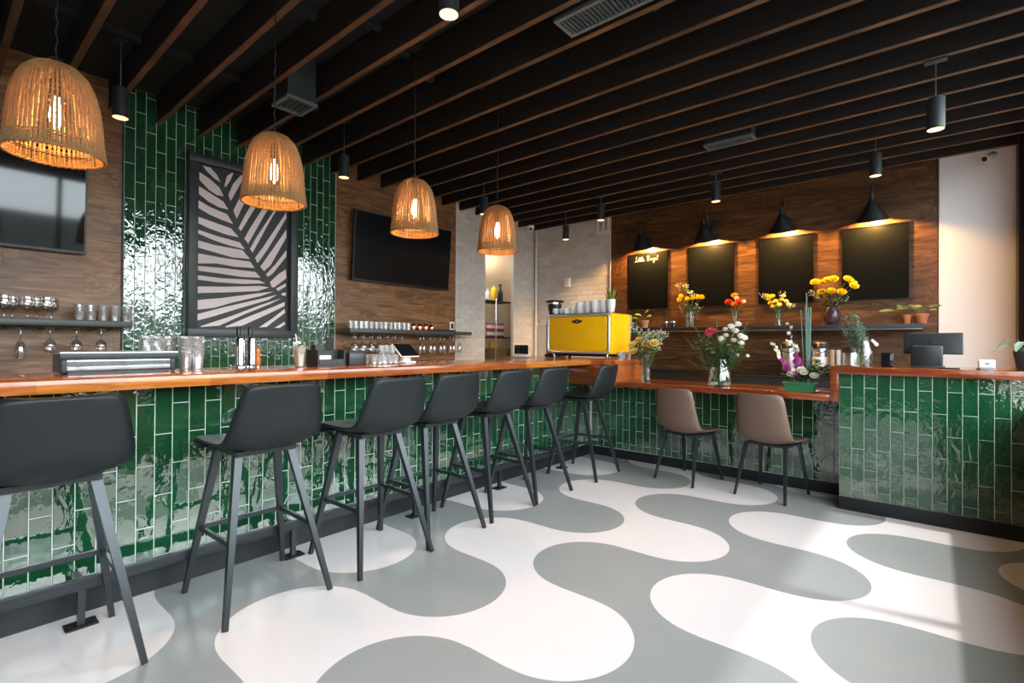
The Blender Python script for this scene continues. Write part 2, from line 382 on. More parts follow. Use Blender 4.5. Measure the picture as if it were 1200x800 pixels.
# --- back wall
wb = MB()
wb.box(XL-.2, 5.635, YW+.02, YW+.07, 0, ZC); wb.box(6.313, XW+.3, YW+.02, YW+.07, 0, ZC); wb.box(5.635, 6.313, YW+.02, YW+.07, 2.72, ZC)
wall_back = struct(wb.build('wall_back', M['mortar']))
MB().box(1.105, 3.092, YW+.0045, YW+.022, .7, ZC).build('grout_bed', M['grout'], wall_back)
wall_right = struct(MB().box(XW+.02, XW+.2, YF, YW+.2, 0, ZC).build('wall_right', M['mortar']))
struct(MB().box(XL-.2, XL, YF, YW, 0, ZC).build('wall_left', M['dark_wall']))
# planks
pl_full = rmesh('plank', (1.22, .02, .1795), .0008, 1, M['plank'])
def planks(x0, x1, z0, z1, put, parent):
    z, row = z0, 0
    while z < z1 - .01:
        h = min(.18, z1 - z); x = x0 - ((row*.47) % 1.22)
        while x < x1:
            a, b = max(x, x0), min(x + 1.22, x1)
            if b - a > .02: put((a + b)/2, z + h/2, (b - a - .0006)/1.22, h/.18, parent)
            x += 1.22
        z += h; row += 1
planks(-.45, 1.105, .72, ZC, lambda c, z, sx, sz, p: link('plank', pl_full, p, (c, YW+.01, z), None, (sx, 1, sz)), wall_back)
planks(3.095, 4.985, .72, ZC, lambda c, z, sx, sz, p: link('plank', pl_full, p, (c, YW+.01, z), None, (sx, 1, sz)), wall_back)
pl_shaded = rmesh('plank', (1.22, .02, .1795), .0008, 1, M['plank_shaded'])
planks(-.035, 3.80, .81, ZC, lambda c, z, sx, sz, p: link('plank', pl_shaded, p, (XW+.01, c, z), (0, 0, R(90)), (sx, 1, sz)), wall_right)
# metal edge strips where finishes meet
struct(MB().box(4.985, 4.998, YW-.006, YW+.02, .9, ZC).box(3.800, 3.812, YW, YW, 0, 0).build('trim_1', M['white_matte']))
struct(MB().box(XW-.006, XW+.02, 3.800, 3.814, .81, ZC).build('trim_2', M['white_matte']))
struct(MB().box(1.100, 1.112, YW-.01, YW+.02, .9, ZC).build('trim_3', M['matte_black']))
# bricks
bk = rmesh('brick', (.199, .03, .063), .003, 1, M['brick'])
def bricks(x0, x1, z0, z1, put, parent):
    z, row = z0, 0
    while z < z1 - .02:
        x = x0 - (.1035 if row % 2 else 0)
        while x < x1 - .01:
            a, b = max(x, x0), min(x + .207, x1)
            if b - a > .03: put((a+b)/2, z + .035, (b - a - .01)/.197, parent)
            x += .207
        z += .0705; row += 1
jit = lambda: random.uniform(-.0025, .0025)
bb = lambda c, z, sx, p: link('brick', bk, p, (c, YW + .0315 + jit(), z), None, (sx, 1, 1))
bricks(4.998, 5.635, .96, ZC, bb, wall_back); bricks(6.313, XW, .96, ZC, bb, wall_back)
bricks(5.635, 6.313, 2.72, ZC, bb, wall_back)
bricks(3.814, YW, .96, ZC, lambda c, z, sx, p: link('brick', bk, p, (XW + .0315 + jit(), c, z), (0, 0, R(90)), (sx, 1, 1)), wall_right)
# kitchen beyond the opening
kit = MB(); kit.box(5.0, 7.15, 6.9, 7.0, 0, ZC); kit.box(4.9, 5.0, YW+.07, 7.0, 0, ZC); kit.box(7.05, 7.15, YW+.07, 7.0, 0, ZC)
struct(kit.build('wall_kitchen', M['steel_wall']))
kl = bpy.data.lights.new('kitchen_fill', 'AREA'); kl.energy = 30; kl.size = .6; kl.color = (1, .86, .7)  # unseen light added to brighten the kitchen
klo = bpy.data.objects.new('kitchen_fill', kl); COL.objects.link(klo); klo.location = (5.95, 6.1, 3.2)
# white end of the right wall
struct(MB().box(XW-.03, XW+.2, YF-.1, -.045, 0, ZC).build('wall_right_end', M['white_wall']))
# storefront behind the camera
wf = MB(); wf.box(XL-.2, XW+.2, YF-.14, YF, 0, .82); wf.box(XL-.2, XW+.2, YF-.14, YF, 3.12, ZC+.1); wf.box(XL-.2, -2.5, YF-.14, YF, .82, 3.12); wf.box(6.3, XW+.2, YF-.14, YF, .82, 3.12)
struct(wf.build('wall_front', M['knee']))
struct(MB().box(XL, 6.62, YF-.1, YF+.21, .79, .82).build('trim_sill', M['topx']))
ms = [-2.5, -1.74, -.14, 1.46, 3.06, 4.66, 6.3]
for i in range(6):
    a, b = ms[i], ms[i+1]; f = MB(); y0, y1 = YF-.1, YF-.04
    f.box(a, a+.03, y0, y1, .85, 3.12); f.box(b-.03, b, y0, y1, .85, 3.12); f.box(a+.03, b-.03, y0, y1, .85, .9); f.box(a+.03, b-.03, y0, y1, 3.07, 3.12)
    w = struct(f.build('window_%d' % (i+1), M['matte_black']))
    MB().box(a+.03, b-.03, YF-.074, YF-.068, .9, 3.07).build('pane', M['window_glass'], w)
struct(MB().box(6.64, XW-.031, YF, YF+.05, 0, ZC).build('trim_front', M['matte_black']))
struct(MB().box(-60, 70, -80, YF-.15, -.12, -.05).build('ground', M['asphalt']))
struct(MB().box(-60, 70, -27, -26, -.05, 3.6).build('wall_street', M['facade']))

# ================================================================== COUNTERS
ZT, ZB, ZLT, ZLB = 1.077, 1.022, .862, .811
tile_v = []
for k in range(4):
    sx, sz, d, c = .0718, .3005, .0045, .0014
    b = MB(); wob = lambda: random.uniform(-.0006, .0006)
    vs = [(-sx/2,0,-sz/2),(sx/2,0,-sz/2),(sx/2,0,sz/2),(-sx/2,0,sz/2), (-sx/2,-d+c,-sz/2),(sx/2,-d+c,-sz/2),(sx/2,-d+c,sz/2),(-sx/2,-d+c,sz/2)]
    vs += [(x*(1-2*c/sx), -d + wob(), z*(1-2*c/sz)) for x, z in ((-sx/2,-sz/2),(sx/2,-sz/2),(sx/2,sz/2),(-sx/2,sz/2))]
    b.add(vs, [(0,4,5,1),(1,5,6,2),(2,6,7,3),(3,7,4,0),(4,8,9,5),(5,9,10,6),(6,10,11,7),(7,11,8,4),(8,11,10,9)])
    tile_v.append(b.mesh('tile', M['tile'], None, False))
def tiles(u0, u1, pitch, z0, z1, ja, jb, put, skip=None, start=0):
    """columns from u0 to u1; ja / jb = heights of one horizontal joint in even / odd columns"""
    n = int(math.ceil(abs(u1-u0)/pitch - .05)); sg = 1 if u1 > u0 else -1
    for k in range(n):
        w = min(pitch, abs(u1-u0) - k*pitch)
        if w < .015: continue
        uc = u0 + sg*(k*pitch + w/2); j = ja if (k + start) % 2 == 0 else jb
        z = j - math.ceil((j - z0)/.304)*.304
        while z < z1 - .012:
            a, b = max(z, z0), min(z + .304, z1)
            if b - a > .012 and not (skip and skip(uc, a, b)):
                put(uc, (a+b)/2, (w - .0042)/.0718, (b - a - .0042)/.3005)
            z += .304
tr = lambda s=.005: random.uniform(-s, s)
def put_y(parent, Y): return lambda u, z, sx, sz: link('tile', random.choice(tile_v), parent, (u, Y, z), (tr(), 0, tr()), (sx, 1, sz))
def put_x(parent, X): return lambda u, z, sx, sz: link('tile', random.choice(tile_v), parent, (X, u, z), (0, tr(), -R(90) + tr()), (sx, 1, sz))

bar_tv = []
for me in tile_v:
    m2 = me.copy(); m2.materials[0] = M['bar_tile']; bar_tv.append(m2)
bar = thing('bar_counter', 'long bar counter faced with glossy green upright tiles behind the black stools', 'counter', (1.85, 3.1, 0))
def child_world(o, parent): o.parent = parent; o.location = o.location - parent.location; return o
def sub(parent):       # world-space pieces hung on a thing that stands away from the origin
    class P: pass
    return parent
def hang(o, parent):
    o.parent = parent; o.location = Vector(o.location) - Vector(parent.location); return o
hang(MB().box(-1.2, 4.97, 2.9745, 3.36, .0, ZB).build('core', M['grout']), bar)
hang(MB().box(-1.2, 4.91, 2.955, 2.9745, 0, .115).build('plinth', M['plinth']), bar)
tiles(.685 - .0755*13, 4.905, .0755, .118, ZB, .617, .465, lambda *a: hang(link('tile', random.choice(bar_tv), None, (a[0], 2.9755, a[1]), (tr(), 0, tr()), (a[2], 1, a[3])), bar), start=1)
low = thing('low_counter', 'low seating counter faced with dark green upright tiles behind two brown chairs', 'counter', (5.0, 1.7, 0))
hang(MB().box(4.9135, 5.04, .55, 2.954, 0, ZLB).build('core', M['grout']), low)
hang(MB().box(4.9, 4.9135, .55, 2.954, 0, .095).build('plinth', M['plinth']), low)
tiles(.55, 2.954, .0775, .098, ZLB, .465, .617, lambda *a: hang(put_x(None, 4.9145)(*a), low))
rc = thing('service_counter', 'raised service counter with bright green tiles beside the white wall', 'counter', (4.8, 0, 0))
hang(MB().box(4.5235, 5.12, YF+.001, .545, 0, ZB).build('core', M['grout']), rc)
hang(MB().box(4.505, 4.5235, YF+.001, .545, 0, .095).build('plinth', M['plinth']), rc)
tiles(.545, YF+.005, .0775, .098, ZB, .617, .465, lambda *a: hang(put_x(None, 4.5245)(*a), rc))
# wall tiles behind the artwork
wall_tv = []
for me in tile_v:
    m2 = me.copy(); m2.materials[0] = M['wall_tile']; wall_tv.append(m2)
def wt(u, z, sx, sz): return link('tile', random.choice(wall_tv), wall_back, (u, YW+.0055, z), (tr(.012), 0, tr(.012)), (sx, 1, sz))
tiles(1.116, 3.087, .0758, .78, ZC, 3.072, 2.92, wt, skip=lambda u, a, b: 1.66 < u < 2.55 and a > 1.31 and b < 2.93)

bt = thing('bar_worktop', 'glossy orange butcher block worktop running along the bar with espresso machine on it', 'worktop', (1.85, 3.05, ZB))
hang(rbox('slab', -1.2, 4.47, 2.70, 3.40, ZB, ZT, .004, M['topx']), bt)
hang(rbox('return_slab', 4.47, 5.09, 2.42, 3.95, ZB, ZT, .004, M['topx']), bt)
hang(rbox('rear_slab', 5.09, 5.42, 2.75, 3.95, ZB, ZT, .004, M['topx']), bt)
hang(rbox('fascia', 4.47, 4.51, 2.452, 2.98, ZLB, ZB, .003, M['topy']), bt)
hang(rbox('end_panel', 4.47, 5.085, 2.42, 2.452, ZLB, ZB, .003, M['topx']), bt)
lw = thing('low_worktop', 'lower reddish wood worktop carrying two flower vases and a green tray', 'worktop', (4.77, 1.5, ZLB))
hang(rbox('slab', 4.47, 5.085, .601, 2.419, ZLB, ZLT, .004, M['topy']), lw)
rw = thing('service_worktop', 'raised reddish wood worktop on the service counter with a step down panel', 'worktop', (4.78, 0, ZB))
hang(rbox('slab', 4.47, 5.14, YF+.002, .60, ZB, ZT, .004, M['topy']), rw)
hang(rbox('end_panel', 4.47, 5.085, .548, .60, ZLB, ZB, .003, M['topy']), rw)

# foot rail
fr = thing('foot_rail', 'charcoal metal foot rail on short posts along the bar plinth', 'foot rail', (1.5, 2.83, 0))
hang(rbox('rail', -1.1, 4.42, 2.815, 2.845, .155, .205, .003, M['rail']), fr)
for x in (-.47, .46, 1.40, 2.29, 3.2, 4.14):
    hang(MB().box(x-.013, x+.013, 2.817, 2.843, .008, .156).build('post', M['rail']), fr)
    hang(MB().box(x-.055, x+.055, 2.792, 2.868, 0, .008).build('foot_plate', M['matte_black']), fr)
    hang(MB().box(x-.012, x+.012, 2.845, 2.962, .165, .195).build('bracket', M['rail']), fr)
    for dx in (-.042, .042): hang(MB().lathe([(.006, .008), (.006, .012), (0, .013)], 6, (x+dx, 2.83, 0)).build('bolt', M['matte_black']), fr)
# black back counter along the plank wall
bc = thing('back_counter', 'long black back counter under the plank wall shelf', 'counter', (6.55, 1.6, 0))
hang(rbox('body', 6.28, 6.85, .0, 3.25, 0, .875, .004, M['black']), bc)
hang(rbox('top', 6.25, 6.855, -.02, 3.27, .875, .91, .004, M['screen']), bc)

# ================================================================== SEATING
def shell(rows, cols=15, sub=3, th=.026):
    """upholstered bucket: rows of (y, z, half width, side curl) from the seat's front lip to the top of the back"""
    def cr(a, b, c, d, t): return tuple(.5*((2*b[i]) + (-a[i]+c[i])*t + (2*a[i]-5*b[i]+4*c[i]-d[i])*t*t + (-a[i]+3*b[i]-3*c[i]+d[i])*t**3) for i in range(4))
    R_ = []
    for i in range(len(rows)-1):
        a, b, c, d = rows[max(i-1, 0)], rows[i], rows[i+1], rows[min(i+2, len(rows)-1)]
        for k in range(sub): R_.append(cr(a, b, c, d, k/sub))
    R_.append(rows[-1]); m = len(R_); inner = []; outer = []
    for i, (y, z, w, cu) in enumerate(R_):
        p, q = R_[max(i-1, 0)], R_[min(i+1, m-1)]; ty, tz = q[0]-p[0], q[1]-p[1]; l = math.hypot(ty, tz) or 1
        ny, nz = tz/l, -ty/l                       # normal towards the sitter
        ed = min(1, (min(i, m-1-i) + .35)/2.5)
        ri, ro = [], []
        for j in range(cols):
            t = -1 + 2*j/(cols-1); o = cu*abs(t)**2.4; e = min(1, (1-abs(t))*5 + .25)*ed; hh = th/2*e**.5
            ri.append((w*t, y + ny*(o + hh), z + nz*(o + hh))); ro.append((w*t, y + ny*(o - hh), z + nz*(o - hh)))
        inner.append(ri); outer.append(ro)
    return inner, outer
def shell_mesh(name, inner, outer, a, b, mat):
    mb = MB(); n = len(inner[0]); rows = range(a, b+1); vs = []; fs = []; m = b - a + 1
    for r in rows: vs += inner[r]
    for r in rows: vs += outer[r]
    o = m*n
    for i in range(m-1):
        for j in range(n-1):
            fs.append((i*n+j, i*n+j+1, (i+1)*n+j+1, (i+1)*n+j)); fs.append((o+i*n+j, o+(i+1)*n+j, o+(i+1)*n+j+1, o+i*n+j+1))
        fs.append((i*n, (i+1)*n, o+(i+1)*n, o+i*n)); fs.append((i*n+n-1, o+i*n+n-1, o+(i+1)*n+n-1, (i+1)*n+n-1))
    for j in range(n-1):
        fs.append((j, o+j, o+j+1, j+1)); k = (m-1)*n; fs.append((k+j, k+j+1, o+k+j+1, o+k+j))
    mb.add(vs, fs); return mb.mesh(name, mat, 60)
def make_stool(label):
    t = thing('bar_stool', label, 'stool', (0,0,0), 0, 'black bar stools along the bar')
    rows = [(.232,.706,.195,0),(.246,.730,.208,.003),(.215,.752,.218,.01),(.08,.744,.225,.02),(-.08,.736,.226,.03),(-.175,.750,.224,.04),(-.232,.805,.220,.045),
            (-.260,.885,.208,.042),(-.277,.96,.192,.036),(-.288,1.010,.178,.032),(-.293,1.034,.160,.03),(-.295,1.044,.128,.03)]
    i, o = shell(rows); k = 5*3
    link('seat', shell_mesh('seat', i, o, 0, k, M['leather']), t); link('backrest', shell_mesh('backrest', i, o, k, len(i)-1, M['leather']), t)
    MB().box(-.14, .14, -.10, .15, .700, .724).build('under_frame', M['leg'], t)
    tops = {(-1,-1): (-.122,-.060), (1,-1): (.122,-.060), (-1,1): (-.142,.120), (1,1): (.142,.120)}
    feet = {k2: (k2[0]*.243, k2[1]*.255) for k2 in tops}
    at = lambda k2, z: tuple(feet[k2][q] + (tops[k2][q]-feet[k2][q])*z/.715 for q in (0, 1)) + (z,)
    for k2 in tops:
        MB().bar(at(k2, 0), at(k2, .715), .021, .021, .036, .036, side=(0,1,0)).build('leg', M['leg'], t)
    z = .325
    for a, b in (((-1,1),(1,1)), ((-1,-1),(-1,1)), ((1,-1),(1,1))):
        MB().bar(at(a, z), at(b, z), .014, .022).build('stretcher', M['leg'], t)
    return t
stools = [(.322,2.565,0,'black leatherette bar stool beside the long chrome box, first along the bar'),
          (1.09,2.56,0,'black leatherette bar stool in front of the beer taps, standing clear of its neighbours'),
          (1.724,2.525,0,'black leatherette bar stool in front of the black napkin holder'),
          (2.205,2.55,0,'black leatherette bar stool in front of the tablet, fourth along the bar'),
          (2.785,2.57,0,'black leatherette bar stool below the fourth wicker lamp, fifth along the bar'),
          (3.305,2.58,0,'black leatherette bar stool in front of the kitchen opening, sixth along the bar'),
          (4.125,2.565,R(4),'black leatherette bar stool in the inner corner of the counters')]
st0 = make_stool(stools[0][3])
for i, (x, y, a, lab) in enumerate(stools):
    o = st0 if i == 0 else dup(st0, label=lab)
    o.location = (x, y, 0); o.rotation_euler = (0, 0, a)
def make_chair(label):
    t = thing('dining_chair', label, 'chair', (0,0,0), 0, 'brown chairs at the low counter')
    rows = [(.218,.418,.185,0),(.232,.440,.198,.002),(.20,.460,.210,.006),(.06,.452,.218,.02),(-.08,.446,.220,.034),(-.165,.462,.219,.046),(-.212,.52,.215,.05),
            (-.236,.61,.207,.046),(-.252,.70,.198,.04),(-.263,.78,.190,.035),(-.268,.826,.175,.033),(-.270,.846,.140,.032)]
    i, o = shell(rows, th=.022); k = 5*3
    link('seat', shell_mesh('seat', i, o, 0, k, M['brown']), t); link('backrest', shell_mesh('backrest', i, o, k, len(i)-1, M['brown']), t)
    MB().box(-.15, .15, -.12, .16, .415, .436).build('under_frame', M['leg'], t)
    for sx in (-1, 1):
        for sy in (-1, 1):
            MB().bar((sx*.197, sy*.235, 0), (sx*.155, sy*.13 + .01, .43), .016, .020, .026, .034, side=(0,1,0)).build('leg', M['leg'], t)
    return t
ch0 = make_chair('brown leatherette chair at the low counter, beside the large bell vase'); ch0.location = (4.57, 1.72, 0); ch0.rotation_euler = (0, 0, R(-90-13))
dup(ch0, (4.56, 1.02, 0), R(-90-10.3), 'brown leatherette chair at the low counter, beside the green orchid tray')

# ================================================================== LAMPS
def point(parent, loc, energy, col, rad, typ='POINT', spot=None, rot=None):
    d = bpy.data.lights.new('lamp_light', typ); d.energy = energy; d.color = col; d.shadow_soft_size = rad
    if spot: d.spot_size = spot[0]; d.spot_blend = spot[1]
    o = bpy.data.objects.new('lamp_light', d); COL.objects.link(o); o.parent = parent; o.location = loc
    if rot: o.rotation_euler = rot
    return o
WARM = (1, .52, .18)
def bell(t):      # radius, height of the wicker bell for t = 0 (rim) .. 1 (crown)
    pts = [(.168,0),(.163,.03),(.158,.09),(.153,.16),(.144,.23),(.128,.295),(.103,.345),(.068,.380),(.030,.396)]
    f = t*(len(pts)-1); i = min(int(f), len(pts)-2); u = f - i
    a, b = pts[i], pts[i+1]; return a[0] + (b[0]-a[0])*u, a[1] + (b[1]-a[1])*u
def make_wicker(label):
    t = thing('wicker_pendant', label, 'pendant lamp', (0,0,0), 0, 'wicker pendant lamps over the bar')
    ribs = 60; mb = MB()
    for k in range(ribs):
        a = 2*math.pi*k/ribs + random.uniform(-.012, .012); q = []
        for i in range(15):
            r, z = bell(i/14); q.append((r*math.cos(a), r*math.sin(a), z))
        mb.tube(q, [.0057]*9 + [.005, .004, .0034, .0028, .002, .0016], 5, False)
    rows = 66
    for j in range(rows):
        tt = (j + .5)/rows; r, z = bell(tt); q = []; n = ribs*2; ph = (j % 2)*math.pi
        if .20 < tt < .66 and j % 3: continue            # open band: only a few weavers hold the ribs
        for k in range(n):
            a = 2*math.pi*k/n; rr = r + .0062*math.cos(math.pi*k + ph) if r > .06 else r + .003*math.cos(math.pi*k+ph)
            q.append((rr*math.cos(a), rr*math.sin(a), z + random.uniform(-.0015, .0015)))
        mb.tube(q, .0028, 4, False, True)
    s = mb.build('shade', M['wicker'], t, 80, recalc=False)
    rim = MB()
    for ph in (0, math.pi):
        rim.tube([((.168 + .004*math.cos(22*a+ph))*math.cos(a), (.168+.004*math.cos(22*a+ph))*math.sin(a), .003+.005*math.sin(22*a+ph)) for a in [2*math.pi*k/132 for k in range(132)]], .005, 5, False, True)
    rim.build('rim', M['wicker'], s, 80, recalc=False)
    fr_ = MB().tube([(.150*math.cos(a), .150*math.sin(a), .045) for a in [2*math.pi*k/40 for k in range(40)]], .0022, 5, False, True)
    for k in range(4):
        a = k*math.pi/2 + .4; fr_.tube([(.155*math.cos(a), .155*math.sin(a), .004), (.150*math.cos(a), .150*math.sin(a), .10)], .0025, 5)
    fr_.build('wire_frame', M['matte_black'], t)
    MB().lathe([(.004,.075),(.013,.085),(.021,.11),(.023,.13),(.019,.16),(.013,.19),(.013,.215)], 14, (0,0,.04), True, True).build('bulb', M['bulb'], t, 60)
    MB().lathe([(.019,.25),(.021,.255),(.021,.33),(.012,.345),(.008,.40)], 12, (0,0,0), True, True).build('socket', M['matte_black'], t, 40)
    ck = MB(); top = ZC - .02 - 2.035
    for k in range(4):
        a = k*math.pi/2; ck.tube([(.030*math.cos(a), .030*math.sin(a), .392), (.020*math.cos(a), .020*math.sin(a), .418), (0, 0, .428)], .0022, 5)
    ck.build('hook', M['matte_black'], t)
    q = []; n = 70
    for k in range(n):
        z = .42 + (top - .42)*k/(n-1); q.append((.0035*math.cos(k*1.1), .0035*math.sin(k*1.1), z))
    MB().tube(q, .0032, 5).build('cord', M['matte_black'], t)
    MB().lathe([(.055, top-.02), (.058, top-.015), (.058, top+.02)], 16, (0,0,0), True, True).build('canopy', M['matte_black'], t, 40)
    point(t, (0, 0, .15), 30, WARM, .03)
    return t
wp = [(.372,2.9,'large wicker bell pendant lamp hanging before the wide wall screen and goblets'),
      (1.308,2.9,'wicker bell pendant lamp hanging in front of the framed palm print'),
      (2.325,2.9,'wicker bell pendant lamp hanging in front of the second wall screen by the brick'),
      (3.232,2.9,'wicker bell pendant lamp hanging in front of the kitchen opening')]
w0 = make_wicker(wp[0][2])
for i, (x, y, lab) in enumerate(wp):
    o = w0 if i == 0 else dup(w0, label=lab); o.location = (x, y, 2.035); o.rotation_euler = (0, 0, i*1.3)
# slim black cylinder downlights
def make_spot(label):
    t = thing('cylinder_downlight', label, 'ceiling lamp', (0,0,0), 0, 'black cylinder downlights')
    MB().lathe([(.046,0),(.050,.002),(.050,.208),(.046,.212),(.0,.212)], 20, (0,0,0)).build('housing', M['duct'], t, 40)
    MB().lathe([(.0,.006),(.046,.004),(.046,0)], 20).build('lens', M['spot_glow'], t)
    return t
spots = [(4.42,-.01,2.700,'black cylinder downlight beside the white wall camera'),(5.846,.422,2.85,'black cylinder downlight above the widest cone lamp by the white wall'),
         (5.773,1.875,2.85,'black cylinder downlight above the middle of the plank wall'),(5.715,3.318,2.85,'black cylinder downlight in front of the white conduit stubs'),
         (6.354,4.296,2.83,'black cylinder downlight in front of the brick corner'),(1.665,1.823,2.85,'black cylinder downlight hanging out over the stools'),
         (2.666,4.414,2.85,'black cylinder downlight beside the second wall screen'),(.924,4.497,2.85,'black cylinder downlight beside the green tile wall'),
         (4.539,4.301,2.85,'black cylinder downlight half behind the fourth wicker lamp')]
s0 = make_spot(spots[0][3])
for i, (x, y, z, lab) in enumerate(spots):
    o = s0 if i == 0 else dup(s0, label=lab); o.location = (x, y, z)
for o in [o for o in COL.objects if o.name.startswith('cylinder_downlight')]:
    h = (3.17 if abs((o.location.x - 3.72)/.337 - round((o.location.x - 3.72)/.337)) < .1 else ZC - .006) - o.location.z
    MB().tube([(0,0,.21),(0,0,h-.01)], .0035, 6).build('rod', M['vent'], o)
    MB().box(-.03, .03, -.06, .06, h-.012, h+.006).build('mount', M['duct'], o)
    point(o, (0,0,-.01), 26, (1, .70, .42), .04, 'SPOT', (R(95), .6))
# gooseneck cone lamps over the chalkboards
def make_cone(label):
    t = thing('gooseneck_lamp', label, 'wall lamp', (0,0,0), 0, 'black cone lamps over the chalkboards')   # origin: wall plate centre, arm runs to -x
    MB().lathe([(.0,.0),(.062,.0),(.062,.018),(.05,.024),(0,.024)], 20, (0,0,0), ax=(-1,0,0)).build('wall_plate', M['matte_black'], t, 40)
    q = [(-.02,0,0),(-.05,0,.02),(-.085,0,.10),(-.11,0,.18),(-.15,0,.235),(-.20,0,.25),(-.248,0,.225),(-.268,0,.17),(-.262,0,.11)]
    MB().tube(q, .009, 8).build('arm', M['matte_black'], t, 60)
    ax = Vector((-.30, 0, .95)).normalized(); hub = Vector((-.26, 0, .10))      # shade axis leans so the mouth faces the wall
    dn = lambda d: hub - ax*d
    MB().lathe([(.0,.02),(.022,.015),(.024,-.055),(.030,-.065)], 14, hub, ax=ax).build('socket_cup', M['matte_black'], t, 50)
    MB().lathe([(.024,-.05),(.036,-.065),(.07,-.135),(.150,-.258),(.153,-.266),(.148,-.264),(.066,-.137),(.03,-.08)], 28, hub, ax=ax).build('shade', M['matte_black'], t, 50)
    MB().ball(dn(.165), .026, 12, 8).build('bulb', M['bulb'], t, 80)
    point(t, tuple(dn(.20)), 100, (1, .50, .13), .03)
    return t
c0_ = None
for y, lab in ((3.205,'black cone gooseneck lamp over the chalkboard with handwriting'),(2.305,'black cone gooseneck lamp over the second blank chalkboard by the red flowers'),
               (1.385,'black cone gooseneck lamp over the chalkboard between yellow flowers'),(.508,'black cone gooseneck lamp over the chalkboard nearest the white wall')):
    o = c0_ = make_cone(lab) if c0_ is None else dup(c0_, label=lab)
    o.location = (XW - .001, y, 2.755)

# ================================================================== WALL THINGS
# chalkboards
def hand(strokes, org, ux, sx, sy, rad, mat, parent, name='lettering'):
    mb = MB()
    for st in strokes:
        mb.tube([(org[0], org[1] + ux*x*sx, org[2] + y*sy) for x, y in st], rad, 4)
    return mb.build(name, mat, parent)
E_ = lambda x: [(x,.3),(x+.4,.6),(x+.3,.95),(x+.05,.7),(x+.1,.1),(x+.4,0),(x+.62,.25)]
L_ = lambda x: [(x,.1),(x+.35,1.5),(x+.3,1.95),(x+.15,1.7),(x+.2,.1),(x+.45,0)]
WORDS = [[(.55,1.75),(.35,2),(.2,1.75),(.32,.9),(.15,.1),(-.15,-.15),(.05,.2),(.85,0)], [(.85,0),(1.0,.95),(1.03,.1),(1.25,0)], [(1.02,1.35),(1.05,1.45)],
         [(1.25,0),(1.48,1.75),(1.42,.1),(1.62,0)], [(1.62,0),(1.88,1.75),(1.82,.1),(2.02,0)], [(1.2,1.2),(2.2,1.35)], L_(2.0), E_(2.45),
         [(4.0,0),(4.05,2)], [(3.85,1.8),(4.3,2.1),(4.7,1.7),(4.2,1.1),(4.75,.7),(4.5,.05),(3.9,.1)],
         [(5.4,.85),(5.05,.9),(4.95,.3),(5.2,0),(5.45,.5),(5.45,.9),(5.5,.1),(5.75,.1)],
         [(6.25,.85),(5.9,.9),(5.8,.35),(6.05,.05),(6.3,.5),(6.3,.9),(6.3,-.6),(6.05,-1),(5.85,-.7),(6.55,.2)], E_(6.5), L_(7.1)]
chalk = pm('white_chalk', (.45, .44, .43), .9)
for y, lab in ((3.187,'black chalkboard with two handwritten white words at its top'),(2.29,'blank black chalkboard between the handwriting board and red flowers'),
               (1.39,'blank black chalkboard behind the small yellow bouquet'),(.502,'blank black chalkboard behind the large bunch of yellow roses')):
    t = thing('chalkboard', lab, 'chalkboard', (XW, y, 1.755), 0, 'chalkboards on the plank wall')
    MB().box(-.016, 0, -.288, .288, .014, .806).build('slate', M['board'], t)
    for b in ((-.302,.302,0,.015), (-.302,.302,.805,.82)): MB().box(-.024, 0, *b).build('frame_rail', M['board'], t)
    for a in (-.302, .288): MB().box(-.024, 0, a, a+.014, .015, .805).build('frame_stile', M['board'], t)
    if y > 3: hand(WORDS, (-.018, .195, .70), -1, .047, .036, .0027, chalk, t)
# wall screens
def tv(x0, x1, z0, z1, lab, tilt, scr='screen'):
    t = thing('wall_screen', lab, 'television', ((x0+x1)/2, YW - .03, z0), 0, 'wall screens')
    hw = (x1-x0)/2; h = z1-z0
    body = MB(); sh = math.tan(tilt)*h
    def slab(w0, w1, za, zb, ya, yb):
        k = lambda z: -sh*(z/h)
        return [(w0, ya+k(za), za),(w1, ya+k(za), za),(w1, yb+k(za), za),(w0, yb+k(za), za),(w0, ya+k(zb), zb),(w1, ya+k(zb), zb),(w1, yb+k(zb), zb),(w0, yb+k(zb), zb)]
    fc = [(0,3,2,1),(4,5,6,7),(0,1,5,4),(1,2,6,5),(2,3,7,6),(3,0,4,7)]
    body.add(slab(-hw, hw, 0, h, -.045, -.01), fc).build('casing', M['black'], t)
    MB().add(slab(-hw+.014, hw-.014, .02, h-.014, -.047, -.045), fc).build('display', M[scr], t)
    MB().box(-.2, .2, -.012 - sh*.6, .03, h*.3, h*.7).build('mount', M['matte_black'], t)
tv(-.60, .857, 1.93, 2.78, 'wide black wall screen reflecting the windows, above the goblet shelf', R(4))
tv(3.262, 4.78, 1.972, 2.80, 'wide black wall screen on planks beside the brick, above the copper mugs', R(4), 'matte_screen')
